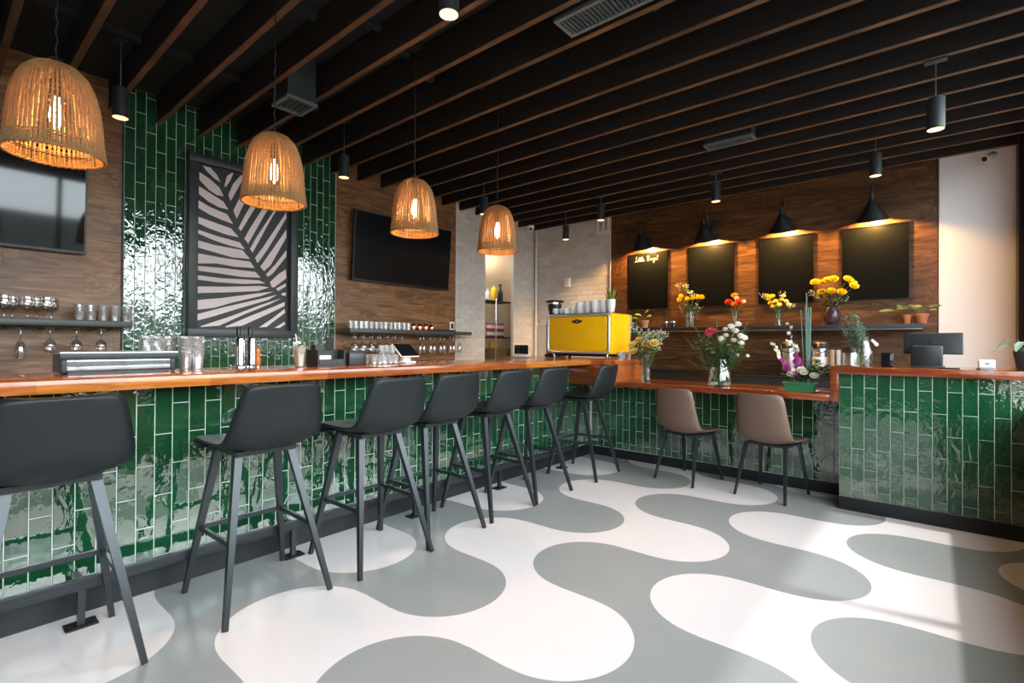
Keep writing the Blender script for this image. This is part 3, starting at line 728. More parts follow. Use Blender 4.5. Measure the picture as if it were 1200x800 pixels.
# framed palm print
ax0, ax1, az0, az1 = 1.575, 2.600, 1.282, 2.975
t = thing('framed_print', 'large dark framed palm leaf print on the green tile wall', 'picture', ((ax0+ax1)/2, YW, az0))
hang(rbox('backing', ax0+.02, ax1-.02, YW-.03, YW-.001, az0+.02, az1-.02, 0, M['frame'], None, 1), t)
fwid = .075
for nm, b in (('frame_rail',(ax0, ax1, az0, az0+fwid)),('frame_rail',(ax0, ax1, az1-fwid, az1)),('frame_stile',(ax0, ax0+fwid, az0+fwid, az1-fwid)),('frame_stile',(ax1-fwid, ax1, az0+fwid, az1-fwid))):
    hang(rbox(nm, b[0], b[1], YW-.095, YW-.001, b[2], b[3], .003, M['frame']), t)
pr = hang(MB().box(ax0+fwid, ax1-fwid, YW-.034, YW-.03, az0+fwid, az1-fwid).build('print', M['ink']), t)
PAT = [[(125,80),(155,88),(180,115),(195,145),(168,128),(140,100)],[(112,105),(150,130),(190,165),(207,200),(180,195),(150,175),(112,135)],
 [(110,160),(150,185),(205,220),(225,252),(190,243),(150,222),(110,190)],[(108,215),(150,240),(220,270),(244,308),(200,292),(150,270),(108,245)],
 [(108,280),(150,295),(235,325),(266,360),(220,350),(150,325),(108,305)],[(107,330),(180,355),(270,380),(290,407),(230,392),(170,372),(107,345)],
 [(107,372),(170,390),(280,410),(310,445),(240,438),(160,415),(107,400)],[(106,422),(200,440),(310,455),(328,480),(250,475),(180,462),(106,462)],
 [(105,472),(200,480),(330,495),(352,518),(280,515),(180,500),(105,490)],[(105,508),(200,520),(345,528),(370,540),(280,542),(180,535),(105,525)],
 [(105,552),(220,553),(350,550),(385,556),(340,570),(220,575),(105,578)],[(104,605),(200,597),(330,580),(402,572),(350,590),(240,615),(170,635),(104,643)],
 [(104,660),(200,635),(330,605),(415,585),(380,605),(260,640),(170,668),(104,685)],[(118,707),(230,670),(350,625),(432,598),(390,620),(290,660),(190,705),(118,710)],
 [(215,708),(300,672),(400,632),(445,613),(445,628),(380,660),(280,705),(215,712)],[(345,712),(400,675),(445,640),(447,655),(400,690),(375,710)],[(405,714),(445,690),(447,700),(425,714)],
 [(210,160),(220,120),(240,103),(245,110),(232,140),(215,163)],[(225,195),(245,150),(275,115),(288,118),(270,155),(235,218)],[(245,255),(270,205),(318,130),(345,132),(300,200),(258,288)],
 [(265,325),(290,275),(365,150),(392,142),(330,245),(275,335)],[(288,365),(310,325),(355,255),(418,156),(440,152),(365,275),(303,385)],[(310,405),(335,360),(400,262),(452,180),(452,205),(400,275),(320,420)],
 [(330,440),(360,400),(452,262),(452,285),(380,405),(345,455),(338,460)],[(350,475),(400,405),(452,330),(452,360),(390,470),(365,492)],[(372,505),(410,465),(452,410),(452,435),(400,500),(380,515)],
 [(388,535),(420,505),(450,485),(452,520),(405,555),(395,555)],[(412,560),(450,540),(450,552),(420,570)],[(432,580),(450,575),(450,588),(437,588)]]
lx0, lx1, lz0, lz1 = ax0+fwid+.012, ax1-fwid-.012, az0+fwid+.012, az1-fwid-.012
for poly in PAT:
    P = []
    for zx, zy in poly:
        p = onY(200 + zx/3.335, 170 + zy/3.335, YW-.0345); P.append((min(max(p.x, lx0), lx1), YW-.0345, min(max(p.z, lz0), lz1)))
    o = MB().prism(P, (0, -.0012, 0)).build('leaf_strip', M['paper']); o.parent = pr; o.location = (0, 0, 0)
# note: print is hung on the picture, strips on the print share its frame of reference
# wall shelves
def shelf_y(x0, x1, lab, racks):
    t = thing('wall_shelf', lab, 'shelf', ((x0+x1)/2, YW, 1.345), 0)
    hang(rbox('board', x0, x1, 4.985, YW-.001, 1.348, 1.395, .003, M['shelf']), t)
    for a, b in racks:
        n = max(2, int((b-a)/.085))
        for k in range(n+1):
            x = a + (b-a)*k/n
            hang(MB().tube([(x, 5.20, 1.348), (x, 5.20, 1.318), (x, 4.99, 1.318), (x, 4.98, 1.335)], .003, 5).build('rack_wire', M['matte_black']), t)
    return t
shelf_y(-.5, 1.118, 'dark wall shelf holding goblets and stacked tumblers under the wide screen', [(.30, 1.06)])
shelf_y(3.10, 5.03, 'dark wall shelf holding tumblers and copper mugs beside the brick', [(3.14, 3.95), (4.1, 4.98)])
t = thing('wall_shelf', 'long dark shelf with flower vases under the chalkboards', 'shelf', (XW, 1.7, 1.41))
hang(rbox('board', 6.58, XW-.001, .07, 3.42, 1.41, 1.468, .003, M['matte_black']), t)
hang(rbox('front_strip', 6.574, 6.581, .08, 3.41, 1.409, 1.418, .0, M['steel'], None, 1), t)

# glassware prototypes -------------------------------------------------
G = {}
def gmesh(name, prof, n=14, mat='glass'): G[name] = MB().lathe(prof, n).mesh(name, M[mat], 50 if mat in ('glass', 'copper') else None, True)
gmesh('goblet', [(.0,0),(.034,0),(.034,.003),(.006,.012),(.005,.045),(.012,.055),(.036,.075),(.043,.105),(.040,.14),(.035,.165),(.036,.168),(.0345,.165),(.039,.14),(.042,.105),(.035,.077),(.0,.060)])
gmesh('wine_glass', [(.0,0),(.036,0),(.036,.003),(.005,.012),(.004,.085),(.012,.095),(.034,.115),(.040,.145),(.036,.185),(.031,.205),(.030,.204),(.035,.185),(.039,.145),(.033,.116),(.0,.098)])
gmesh('flute', [(.0,0),(.032,0),(.032,.003),(.005,.01),(.004,.075),(.012,.09),(.026,.12),(.030,.16),(.030,.225),(.0285,.225),(.0285,.16),(.024,.12),(.0,.092)])
gmesh('tumbler', [(.0,0),(.030,0),(.032,.004),(.036,.095),(.0345,.095),(.030,.008),(.0,.008)], 14, 'milky')
gmesh('stacked_tumbler', [(.0,0),(.028,0),(.030,.004),(.036,.070),(.0345,.070),(.028,.008),(.0,.008)], 12, 'milky')
gmesh('plastic_cup', [(.0,0),(.028,0),(.036,.090),(.038,.092),(.038,.096),(.036,.096),(.0275,.004),(.0,.004)], 14, 'cup_plastic')
gmesh('copper_mug', [(.0,0),(.036,0),(.038,.005),(.038,.085),(.036,.087),(.035,.085),(.035,.006),(.0,.006)], 16, 'copper')
def put(kind, name, loc, label, cat, group, flip=False, sc=1):
    o = link(name, G[kind], None, loc, (R(180) if flip else 0, 0, random.uniform(0, 6)), (sc, sc, sc)); return tag(o, label, cat, group)
# goblets on the left shelf
for x in (0.04, .155, .27, .385, .50, .60):
    for y in (5.05, 5.15): put('goblet', 'beer_goblet', (x + random.uniform(-.01,.01) + (.055 if y > 5.1 else 0), y, 1.396), 'clear stemmed goblet in the ' + ('rear row by the planks' if y > 5.1 else 'front row') + ' on the goblet shelf', 'glass', 'goblets on the shelf')
for k, x in enumerate((.79, .868, .946, 1.024, 1.10)):
    for j in range(2): put('stacked_tumbler', 'stacked_tumbler', (x - (.0 if k else -.01), 5.08, 1.396 + .055*j), ('upper' if j else 'lower') + ' small frosted tumbler of a stack at the end of the goblet shelf', 'glass', 'stacked tumblers')
for x, kd in ((.30,'flute'),(.47,'flute'),(.63,'wine_glass'),(.78,'wine_glass'),(.93,'wine_glass')):
    if kd == 'flute': put(kd, 'hanging_flute', (x, 5.06, 1.330), 'tall clear glass hanging upside down under the goblet shelf', 'glass', 'tall glasses under the goblet shelf', True)
    else: put(kd, 'hanging_wine_glass', (x, 5.06, 1.330), 'small wine glass hanging upside down under the goblet shelf', 'glass', 'wine glasses under the goblet shelf', True, .9)
for k in range(13): put('tumbler', 'tumbler', (3.15 + .068*k, 5.05, 1.396), 'clear straight tumbler in the row beside the copper mugs', 'glass', 'tumblers on the right shelf', sc=.92)
for k in range(4):
    o = put('copper_mug', 'copper_mug', (4.06 + .1*k, 5.07, 1.396), 'shiny copper mug in the row of four on the shelf', 'mug', 'copper mugs')
    hd = MB().tube([(.037,0,.02),(.062,0,.03),(.066,0,.05),(.058,0,.066),(.037,0,.072)], .004, 6).build('handle', M['copper'], o, 60)
for k in range(7):
    for y in (5.03, 5.13): put('wine_glass', 'hanging_wine_glass', (3.20 + .11*k + (.04 if y > 5.1 else 0), y, 1.330), 'wine glass hanging upside down in the crowded rack under the tumblers', 'glass', 'wine glasses under the tumbler shelf', True)
for k in range(9): put('flute', 'hanging_flute', (4.16 + .088*k, 5.06 + .03*(k % 2), 1.330), 'slim flute hanging upside down in the rack near the brick edge', 'glass', 'flutes under the tumbler shelf', True)
rbo = rbox('serving_tray', 4.33, 4.77, 5.03, 5.23, 1.3955, 1.417, .006, M['black']); tag(rbo, 'flat black tray lying on the shelf between copper mugs and wall socket', 'tray')
t = thing('wall_outlet', 'white wall plate with a dark insert at the edge of the planks', 'outlet', (4.915, YW, 1.42))
rb = rmesh('plate', (.085, .012, .125), .003, 2, M['white'], (0, -.006, .06)); link('plate', rb, t); MB().box(-.022, .022, -.016, -.011, .025, .095).build('insert', M['black'], t)
# thermostat, conduit, boxes and cameras on the brick
p = onX(665.5, 331, XW); t = thing('wall_control', 'white wall control box on the brick above the espresso machine', 'wall control', (XW, p.y, p.z-.07))
link('cover', rmesh('cover', (.03, .105, .15), .006, 2, M['white'], (-.015, 0, .07)), t); MB().box(-.033, -.029, -.02, .02, .05, .095).build('display', M['white_matte'], t)
t = thing('conduit_pipe', 'thin pale conduit running down the brick corner', 'pipe', (XW-.02, 5.235, .95))
MB().tube([(0,0,0),(0,0,2.3)], .017, 10).build('pipe', M['white_matte'], t, 60)
for z in (.6, 1.3, 2.0): MB().box(-.02, .02, -.03, .03, z, z+.03).build('clip', M['white_matte'], t)
t = thing('conduit_stubs', 'three short white conduit stubs joined in a box high on the brick', 'pipe', (XW-.02, 3.93, 2.95))
for dy in (-.09, 0, .09): MB().tube([(0,dy,.03),(0,dy,.44)], .016, 8).build('pipe', M['white_matte'], t, 60)
link('junction', rmesh('junction', (.04, .25, .06), .005, 2, M['white_matte'], (0,0,.02)), t)
t = thing('dome_camera', 'white dome security camera with dark eye under the ceiling corner', 'camera', (6.45, 5.05, 3.165))
MB().lathe([(0,0),(.06,0),(.06,-.035),(.052,-.045)], 18).build('base', M['white'], t, 40); MB().ball((0,0,-.045), .05, 14, 8).build('dome', M['white'], t, 80); MB().ball((-.03,-.025,-.06), .024, 10, 6).build('lens', M['screen'], t, 80)
p = onX(1157, 150, XW-.15); t = thing('bullet_camera', 'white bullet security camera high on the white wall', 'camera', (XW-.03, p.y-.03, 3.14))
d = Vector((-.16, .1, -.09)); d0 = Vector((-.06, -.02, -.02))
MB().lathe([(.028,0),(.03,.004),(.03,.15),(.027,.152)], 16, d0, True, True, d).build('body', M['white'], t, 40); MB().lathe([(.024,.0),(.024,.003),(0,.003)], 16, d0 + d.normalized()*.151, ax=d).build('lens', M['screen'], t)
MB().tube([(0,0,.03),(-.03,-.01,.02),tuple(d0)], .008, 8).build('arm', M['white'], t); MB().lathe([(.035,0),(.035,.014),(0,.014)], 14, (0,0,.03), ax=(-1,0,0)).build('mount', M['white'], t)
p = onX(1197, 226, XW-.05); o = rbox('wall_box', XW-.07, XW-.031, p.y-.07, p.y+.035, p.z-.06, p.z+.05, .006, M['white']); tag(o, 'small white box on the white wall by the window frame', 'wall control')
# ceiling vents
def vent(x0, x1, y0, y1, z, lab, n, along, drop=0):
    t = thing('ceiling_vent', lab, 'vent', ((x0+x1)/2, (y0+y1)/2, z), 0, 'ceiling vents')
    f = MB(); hx, hy, b = (x1-x0)/2, (y1-y0)/2, .025
    f.box(-hx, hx, -hy, -hy+b, 0, .02); f.box(-hx, hx, hy-b, hy, 0, .02); f.box(-hx, -hx+b, -hy+b, hy-b, 0, .02); f.box(hx-b, hx, -hy+b, hy-b, 0, .02)
    f.build('frame', M['vent'], t)
    for k in range(n):
        if along == 'y': y = -hy + b + (2*hy-2*b)*(k+.5)/n; MB().bar((-hx+b, y, .012), (hx-b, y, .012), .004, .022).build('slat', M['vent'], t)
        else: x = -hx + b + (2*hx-2*b)*(k+.5)/n; MB().bar((x, -hy+b, .012), (x, hy-b, .012), .004, .022).build('slat', M['vent'], t)
    MB().box(-hx+.01, hx-.01, -hy+.01, hy-.01, .02, ZC - z).build('boot', M['duct'], t)
a = onZ(645, 19, 3.165); b = onZ(725, 0, 3.165)
vent(2.44, 2.64, a.y-.72, a.y+.02, 3.165, 'long slotted ceiling vent between beams above the stools', 26, 'y')
a = onZ(855, 168, 3.14); vent(a.x-.08, a.x+.08, a.y-.22, a.y+.22, 3.14, 'small slotted ceiling vent on a bracket over the service area', 16, 'y')
a = onZ(345, 125, 3.05); vent(a.x-.12, a.x+.12, a.y-.13, a.y+.13, 3.05, 'black square ceiling duct outlet by the second wicker lamp', 5, 'x')

# ================================================================== THINGS ON THE BAR
def at_y(px, Y): return onY(px, 420, Y).x
# long chrome box with a lid
x0, x1 = at_y(77, 3.1), at_y(201, 3.1); t = thing('counter_box', 'long chrome box with overhanging dark lid on the bar by the goblet shelf', 'box', ((x0+x1)/2, 3.22, ZT))
w = (x1-x0)/2
link('body', rmesh('body', (2*w, .24, .075), .004, 2, M['dark_chrome'], (0, 0, .052)), t); link('foot', rmesh('foot', (2*w-.02, .22, .014), 0, 1, M['black'], (0, 0, .007)), t)
link('lid', rmesh('lid', (2*w+.05, .29, .012), .004, 2, M['steel'], (0, 0, .102)), t); link('lid_lip', rmesh('lid_lip', (2*w+.05, .012, .03), .003, 2, M['duct'], (0, -.14, .085)), t)
for sx in (-1, 1): link('end_cap', rmesh('end_cap', (.02, .25, .085), .003, 2, M['black'], (sx*(w+.005), 0, .048)), t)
# stacks of clear plastic cups: each cup its own
for px, n in ((177, 9), (190, 9), (203.5, 9), (217, 9), (231, 9)):
    x = at_y(px, 3.28)
    for k in range(n): put('plastic_cup', 'plastic_cup', (x, 3.28 if px > 206 else 3.37, ZT + .0005 + .0118*k), ('topmost ' if k == n-1 else '') + ('clear plastic cup nested in a tall stack half hidden by the chrome box' if px < 206 else 'clear plastic cup nested in a tall stack standing free beside the chrome box'), 'cup', 'plastic cup stacks', sc=.98)
# beer taps
def tap(px, lab, hm, hh):
    x = at_y(px, 3.3); t = thing('beer_tap', lab, 'tap', (x, 3.3, ZT), 0, 'beer taps')
    MB().lathe([(.045,0),(.045,.008),(.03,.012),(.027,.02),(.027,.175),(.022,.19),(0,.192)], 18, (0,0,0), True).build('column', M['chrome'], t, 40)
    MB().lathe([(.012,0),(.012,.05),(.009,.06),(.009,.075)], 10, (0,.02,.15), True, True, (0,1,-.1)).build('shank', M['chrome'], t, 40)
    MB().tube([(0,.09,.145),(0,.105,.12),(0,.11,.07)], .009, 8).build('spout', M['chrome'], t, 60)
    MB().lathe([(.007,0),(.009,.01),(.013,.05),(.012,.085),(.005,.095)], 10, (0,.03,.16 if hh else .02), True, True).build('handle', hm, t, 50)
tap(281.5, 'chrome beer tap column with black handle by the palm print', M['black'], True); tap(295, 'second beer tap with black lever beside the chrome column', M['black'], True)
x = at_y(302, 3.22); t = thing('tap_handle', 'amber wooden tap handle standing beside the beer taps', 'tap handle', (x, 3.22, ZT))
MB().lathe([(.012,0),(.016,.004),(.018,.05),(.014,.075),(.019,.095),(.016,.115),(0,.12)], 12, (0,0,0), True).build('grip', M['honey'], t, 60); MB().lathe([(.02,0),(.02,.006),(0,.006)], 12).build('base', M['chrome'], t)
# iced drink
x = at_y(351, 3.05); t = thing('iced_drink', 'tall glass of creamy iced drink on the bar beside the napkin holder', 'drink', (x, 3.05, ZT))
MB().lathe([(0,0),(.030,0),(.032,.004),(.042,.165),(.0405,.165),(.030,.008),(0,.008)], 18).build('glass', M['glass'], t, 40); MB().lathe([(0,.009),(.029,.009),(.0385,.13),(0,.13)], 18).build('drink', M['latte'], t, 40)
for k in range(4): link('ice_cube', rmesh('ice_cube', (.022,.022,.022), .003, 1, M['glass2'], (0,0,0)), t, (random.uniform(-.016,.016), random.uniform(-.016,.016), .135), (random.random(), random.random(), 0))
MB().tube([(.01,0,.02),(-.022,.01,.21)], .004, 8).build('straw', M['white'], t)
# napkin / straw caddy
x = (at_y(365, 3.1) + at_y(402, 3.1))/2; t = thing('napkin_caddy', 'black bar caddy holding napkins and straws on the bar', 'caddy', (x, 3.12, ZT))
cw = .10
link('base', rmesh('base', (2*cw, .15, .012), .002, 1, M['rail'], (0,0,.006)), t)
for sx in (-1, 1): link('side', rmesh('side', (.012, .15, .10), .002, 1, M['rail'], (sx*(cw-.006),0,.06)), t)
link('front', rmesh('front', (2*cw-.026, .010, .035), .002, 1, M['rail'], (0,-.07,.03)), t); link('divider', rmesh('divider', (2*cw-.026, .008, .09), .002, 1, M['rail'], (0,.0,.058)), t)
link('napkins', rmesh('napkins', (.085, .04, .06), .004, 1, M['white_matte'], (-.035,-.035,.043)), t); link('coasters', rmesh('coasters', (.07, .05, .13), .004, 1, M['black'], (-.04,.035,.078)), t)
for k in range(8): MB().tube([(.03+.012*(k%4), .03+.012*(k//4), .015), (.03+.015*(k%4), .035+.012*(k//4), .19+.01*(k%3))], .0035, 6).build('straw', M['black'], t)
# card box
x = (at_y(405, 3.15) + at_y(428, 3.15))/2; t = thing('menu_box', 'low black box of cards on the bar beside the caddy', 'box', (x, 3.18, ZT))
link('shell', rmesh('shell', (.135, .12, .085), .004, 2, M['black'], (0,0,.0425)), t)
for k in range(5): MB().box(-.055, .055, -.045+.018*k, -.042+.018*k, .085, .096).build('card', M['duct'], t)
# small glasses in a block
for i in range(5):
    for j in range(2): put('tumbler', 'bar_tumbler', (at_y(433 + 6.4*i, 3.2) , 3.15 + .085*j, ZT + .0005), 'short clear tumbler in the block between card box and tablet', 'glass', 'short tumblers on the bar', sc=.72)
for i in range(3): put('tumbler', 'bar_tumbler', (at_y(447 + 6*i, 3.235), 3.235, ZT + .07), 'short clear tumbler stacked on the block beside the tablet', 'glass', 'upper short tumblers on the bar', sc=.72)
# tablet on a stand
x = at_y(477, 3.2); t = thing('tablet_stand', 'tilted tablet on a white stand on the bar', 'tablet', (x, 3.22, ZT), R(8))
link('base', rmesh('base', (.12, .12, .014), .004, 2, M['white'], (0,.0,.007)), t); link('stem', rmesh('stem', (.085, .035, .055), .004, 2, M['white'], (0,.0,.038)), t)
o = link('tablet', rmesh('tablet', (.20, .012, .15), .004, 2, M['white'], (0,0,0)), t, (0,-.0,.098), (R(-48), 0, 0)); link('display', rmesh('display', (.19, .003, .14), .001, 1, M['screen'], (0,-.007,0)), o)
# screen and grinder by the espresso machine
p = onZ(630, 419, ZT); x, y = 4.62, 3.86; t = thing('payment_screen', 'small black payment screen on a white base left of the grinder', 'screen', (4.7, 3.80, ZT))
link('base', rmesh('base', (.10, .2, .03), .004, 2, M['white'], (0,0,.015)), t); link('display', rmesh('display', (.025, .20, .11), .004, 2, M['screen'], (-.02,0,.088)), t)
t = thing('coffee_grinder', 'grey coffee grinder with dark hopper beside the yellow espresso machine', 'grinder', (5.22, onX(651, 400, 5.22).y, ZT))
link('body', rmesh('body', (.20, .17, .40), .02, 3, M['steel'], (.0,0,.23)), t); link('foot', rmesh('foot', (.22, .19, .03), .008, 2, M['black'], (0,0,.015)), t)
MB().lathe([(.035,.43),(.05,.45),(.085,.60),(.088,.66)], 18, (-.02,0,0), True, True).build('hopper', M['black'], t, 40); MB().lathe([(.11,.682),(.115,.688),(.115,.70),(.10,.706),(0,.706)], 20, (-.02,0,0), True).build('lid', M['matte_black'], t, 40)
MB().lathe([(.07,.66),(.07,.683)], 16, (-.02,0,0), True, True).build('collar', M['chrome'], t)
link('dosing_chute', rmesh('dosing_chute', (.07, .06, .12), .01, 2, M['black'], (-.12,0,.30)), t); MB().tube([(-.10,.02,.38),(-.19,.02,.38)], .006, 6).build('lever', M['black'], t)
# ---- espresso machine
MX0, MX1, MY0, MY1, MZ0, MZ1 = 4.655, 5.08, 2.575, 3.40, 1.130, 1.562
t = thing('espresso_machine', 'yellow espresso machine with chrome edges on the bar corner', 'espresso machine', (4.87, 2.98, ZT))
loc = lambda o: hang(o, t)
prof = [(MX0, MZ0+.012),(MX0, MZ1-.03),(MX0+.02, MZ1),(MX1+.04, MZ1),(MX1+.055, MZ1-.02),(MX1-.005, MZ0+.02),(MX1-.03, MZ0),(MX0+.015, MZ0)]
loc(MB().prism([(x, MY0+.012, z) for x, z in prof], (0, MY1-MY0-.024, 0)).build('body', M['yellow']))
loc(rbox('back_panel', MX0-.006, MX0+.012, MY0+.05, MY1-.05, MZ0+.032, MZ1-.032, .012, M['yellow'], None, 3))
def ringx(name, x, y0, y1, z0, z1, r, mat):      # rounded rectangular chrome tube frame in the plane x
    q = []
    for cx, cz, a0 in ((y1-r, z1-r, 0), (y0+r, z1-r, 90), (y0+r, z0+r, 180), (y1-r, z0+r, 270)):
        for k in range(5): a = R(a0 + 22.5*k); q.append((x, cx + r*math.cos(a), cz + r*math.sin(a)))
    return MB().tube(q, .014, 8, False, True).build(name, mat, None, 60)
loc(ringx('chrome_frame', MX0-.002, MY0+.02, MY1-.02, MZ0+.014, MZ1-.012, .045, M['satin']))
for y in (MY0, MY1-.02):
    loc(MB().prism([(x, y, z) for x, z in prof[3:6]] + [(MX1-.03, y, MZ0+.02), (MX1+.02, y, MZ1-.03)], (0, .02, 0)).build('side_trim', M['satin']))
    loc(MB().prism([(x, y + (0 if y == MY0 else .008), z) for x, z in [(MX0+.02, MZ0+.02), (MX0+.02, MZ1-.02), (MX1+.03, MZ1-.02), (MX1-.03, MZ0+.02)]], (0, .012, 0)).build('side_panel', M['yellow']))
loc(rbox('cup_tray', MX0+.01, MX1+.03, MY0+.03, MY1-.03, MZ1, MZ1+.012, .003, M['steel']))
loc(rbox('drip_base', MX0+.04, MX1-.03, MY0+.05, MY1-.05, MZ0-.03, MZ0, .004, M['black']))
for a in (MX0+.05, MX1-.06):
    for b in (MY0+.07, MY1-.07): loc(MB().lathe([(.02, ZT-.0),(.022, ZT+.004),(.016, ZT+.012),(.018, MZ0-.02),(.024, MZ0)], 12, (a, b, 0), True, True).build('foot', M['chrome'], None, 40))
bc_ = (MX0-.007, (MY0+MY1)/2, MZ1-.082)
wing = [(-.075,.018),(-.045,.010),(-.022,.022),(0,.026),(.022,.022),(.045,.010),(.075,.018),(.055,-.006),(.03,-.018),(0,-.022),(-.03,-.018),(-.055,-.006)]
bd = loc(MB().prism([(bc_[0], bc_[1]-a, bc_[2]+b) for a, b in wing], (-.004, 0, 0)).build('badge', M['matte_black']))
cn = MB().lathe([(0,0),(.018,0),(.016,.003),(0,.003)], 16, (bc_[0]-.004, bc_[1], bc_[2]), ax=(-1,0,0)).build('badge_centre', M['vent']); cn.parent = bd
for k in range(2):
    yy = MY0 + .25 + .32*k
    loc(MB().lathe([(.035,0),(.035,.05)], 14, (MX1+.02, yy, MZ0+.07), True, True).build('group_head', M['chrome'], None, 40)); loc(MB().tube([(MX1+.02, yy, MZ0+.06), (MX1+.18, yy, MZ0+.05)], .012, 8).build('portafilter', M['black']))
def cup(loc_, r, h, label, group):
    t = thing('coffee_cup', label, 'cup', loc_, random.uniform(1, 3), group)
    MB().lathe([(0,0),(r*.62,0),(r*.72,.004),(r*.97,h*.55),(r,h),(r*.95,h),(r*.9,h*.55),(r*.6,.008),(0,.008)], 18).build('bowl', M['white'], t, 50)
    MB().tube([(r*.9,0,h*.3),(r*1.4,0,h*.35),(r*1.5,0,h*.65),(r*.96,0,h*.82)], .004, 6).build('handle', M['white'], t, 60)
ztop = MZ1 + .0125
for k in range(4): cup((MX0+.07 + .02*(k % 2), 3.33 - .074*k, ztop), .034, .066, 'small white espresso cup on the yellow machine beside the larger cups', 'espresso cups on the machine')
for k in range(5): cup((MX0+.09 + .015*(k % 2), 3.015 - .097*k, ztop), .050, .122 + .004*k, 'large white coffee cup on top of the yellow machine', 'large cups on the machine')
# small glasses on the corner
for i, (px, py) in enumerate(((728, 420.5), (735, 420.5), (731, 419))):
    o = put('tumbler', 'small_jar', (4.72 + .09*i, 2.50 + (.02 if i == 1 else 0), ZT + .0005), 'small glass jar beside the yellow espresso machine', 'jar', 'glass jars at the bar corner', sc=.85)
    MB().lathe([(.0,.012),(.026,.012),(.030,.05),(0,.05)], 12).build('filling', M['latte'], o, 40)

# ================================================================== KITCHEN SHELF beyond the opening
KY = 5.85
k0, k1 = onY(581, 400, KY).x, onY(599.6, 400, KY).x
t = thing('wire_rack', 'chrome post storage rack seen through the kitchen opening', 'rack', ((k0+k1)/2, KY+.2, 0))
zs_ = [onY(590, 353, KY).z, onY(590, 395, KY).z, onY(590, 424, KY).z]
for x in (k0 - .45, k0, k1):
    for y in (KY, KY+.4): hang(MB().tube([(x, y, 0), (x, y, zs_[0] + .03)], .0135, 8).build('post', M['chrome'], None, 60), t)
for z in zs_: hang(rbox('shelf_board', k0-.46, k1+.015, KY-.01, KY+.41, z-.022, z, .003, M['duct']), t)
def bottle(x, y, z, prof, mat, capm, lab, name='bottle', cap=None):
    t = thing(name, lab, 'bottle', (x, y, z)); MB().lathe(prof, 16, (0,0,0), True, True).build('body', mat, t, 40)
    h = prof[-1][1]; MB().lathe(cap or [(.016,h),(.017,h+.03),(0,h+.032)], 12, (0,0,0), True).build('cap', capm, t, 40)
kx = lambda px: onY(px, 400, KY+.08).x
bottle(kx(578.5), KY+.08, zs_[0]+.001, [(.055,0),(.058,.01),(.058,.19),(.04,.225),(.017,.235)], M['yellow_plastic'], M['white'], 'yellow bottle on the top board of the kitchen rack')
bottle(kx(585), KY+.06, zs_[0]+.001, [(.045,0),(.047,.01),(.047,.16),(.02,.21),(.018,.25)], M['black'], M['black'], 'black pump bottle on the top board of the kitchen rack', cap=[(.016,.25),(.018,.27),(.03,.29),(.03,.30),(0,.305)])
bottle(kx(571), KY+.08, zs_[0]+.001, [(.04,0),(.042,.01),(.042,.13),(.02,.17)], M['white'], M['white'], 'pale bottle beside the yellow bottle on the kitchen rack')
G['can'] = MB().lathe([(.028,0),(.033,.006),(.033,.112),(.028,.12),(0,.12)], 14, (0,0,0), True).mesh('can', M['red'], 40); G['can2'] = MB().lathe([(.0335,.03),(.0335,.09)], 14).mesh('band', M['white_matte'], 40)
for i in range(6):
    for j in range(2):
        o = tag(link('drink_can', G['can'], None, (kx(571) + .078*i, KY+.07, zs_[1]+.001+.1215*j)), ('upper' if j else 'lower') + ' red and white can in the block on the kitchen rack', 'can', 'cans on the kitchen rack'); link('band', G['can2'], o)
o = rbox('cardboard_box', kx(577.5), kx(598), KY+.03, KY+.3, zs_[2]+.001, zs_[2]+.24, .003, M['card']); tag(o, 'brown cardboard box on the kitchen rack below the cans', 'box')
t = thing('yellow_tub', 'yellow tub standing on the cardboard box in the kitchen', 'tub', (kx(581), KY+.14, zs_[2]+.242)); MB().lathe([(.075,0),(.085,.01),(.09,.10)], 18, (0,0,0), True, True).build('body', M['yellow_plastic'], t, 40); MB().lathe([(.094,.10),(.094,.118),(0,.12)], 18).build('lid', M['yellow_plastic'], t, 40)

# ================================================================== BACK COUNTER and SERVICE COUNTER THINGS
def airpot(px, lab):
    p = onX(px, 420, 6.5); t = thing('airpot', lab, 'coffee flask', (6.5, p.y, .911), 0, 'airpots on the back counter')
    MB().lathe([(.078,0),(.082,.01),(.082,.27),(.078,.30)], 22, (0,0,0), True, True).build('body', M['steel'], t, 40)
    MB().lathe([(.085,-.002),(.086,.03),(.083,.032)], 22, (0,0,0), True).build('base', M['black'], t, 40)
    MB().lathe([(.082,.29),(.086,.30),(.086,.345),(.06,.37),(0,.375)], 22).build('lid', M['black'], t, 40)
    MB().tube([(-.05,0,.33),(-.11,0,.335),(-.125,0,.30)], .018, 8).build('spout', M['black'], t, 60)
    MB().tube([(-.02,.086,.31),(-.09,.06,.26),(-.10,0,.235),(-.09,-.06,.26),(-.02,-.086,.31)], .006, 6).build('handle', M['black'], t, 60)
    MB().lathe([(.0825,.10),(.0825,.20)], 22).build('label_band', M['white_matte'], t, 40) if px > 940 else None
airpot(925, 'steel coffee airpot half hidden behind the orchid spray'); airpot(961.5, 'steel coffee airpot with pale label band beside the paper cups')
G['pcup'] = MB().lathe([(0,0),(.030,0),(.042,.095),(.044,.097),(.042,.098),(.029,.004),(0,.004)], 16).mesh('paper_cup', M['paper_cup'], 40)
G['pcupw'] = MB().lathe([(0,0),(.030,0),(.042,.095),(.044,.097),(.042,.098),(.029,.004),(0,.004)], 16).mesh('paper_cup', M['white_matte'], 40)
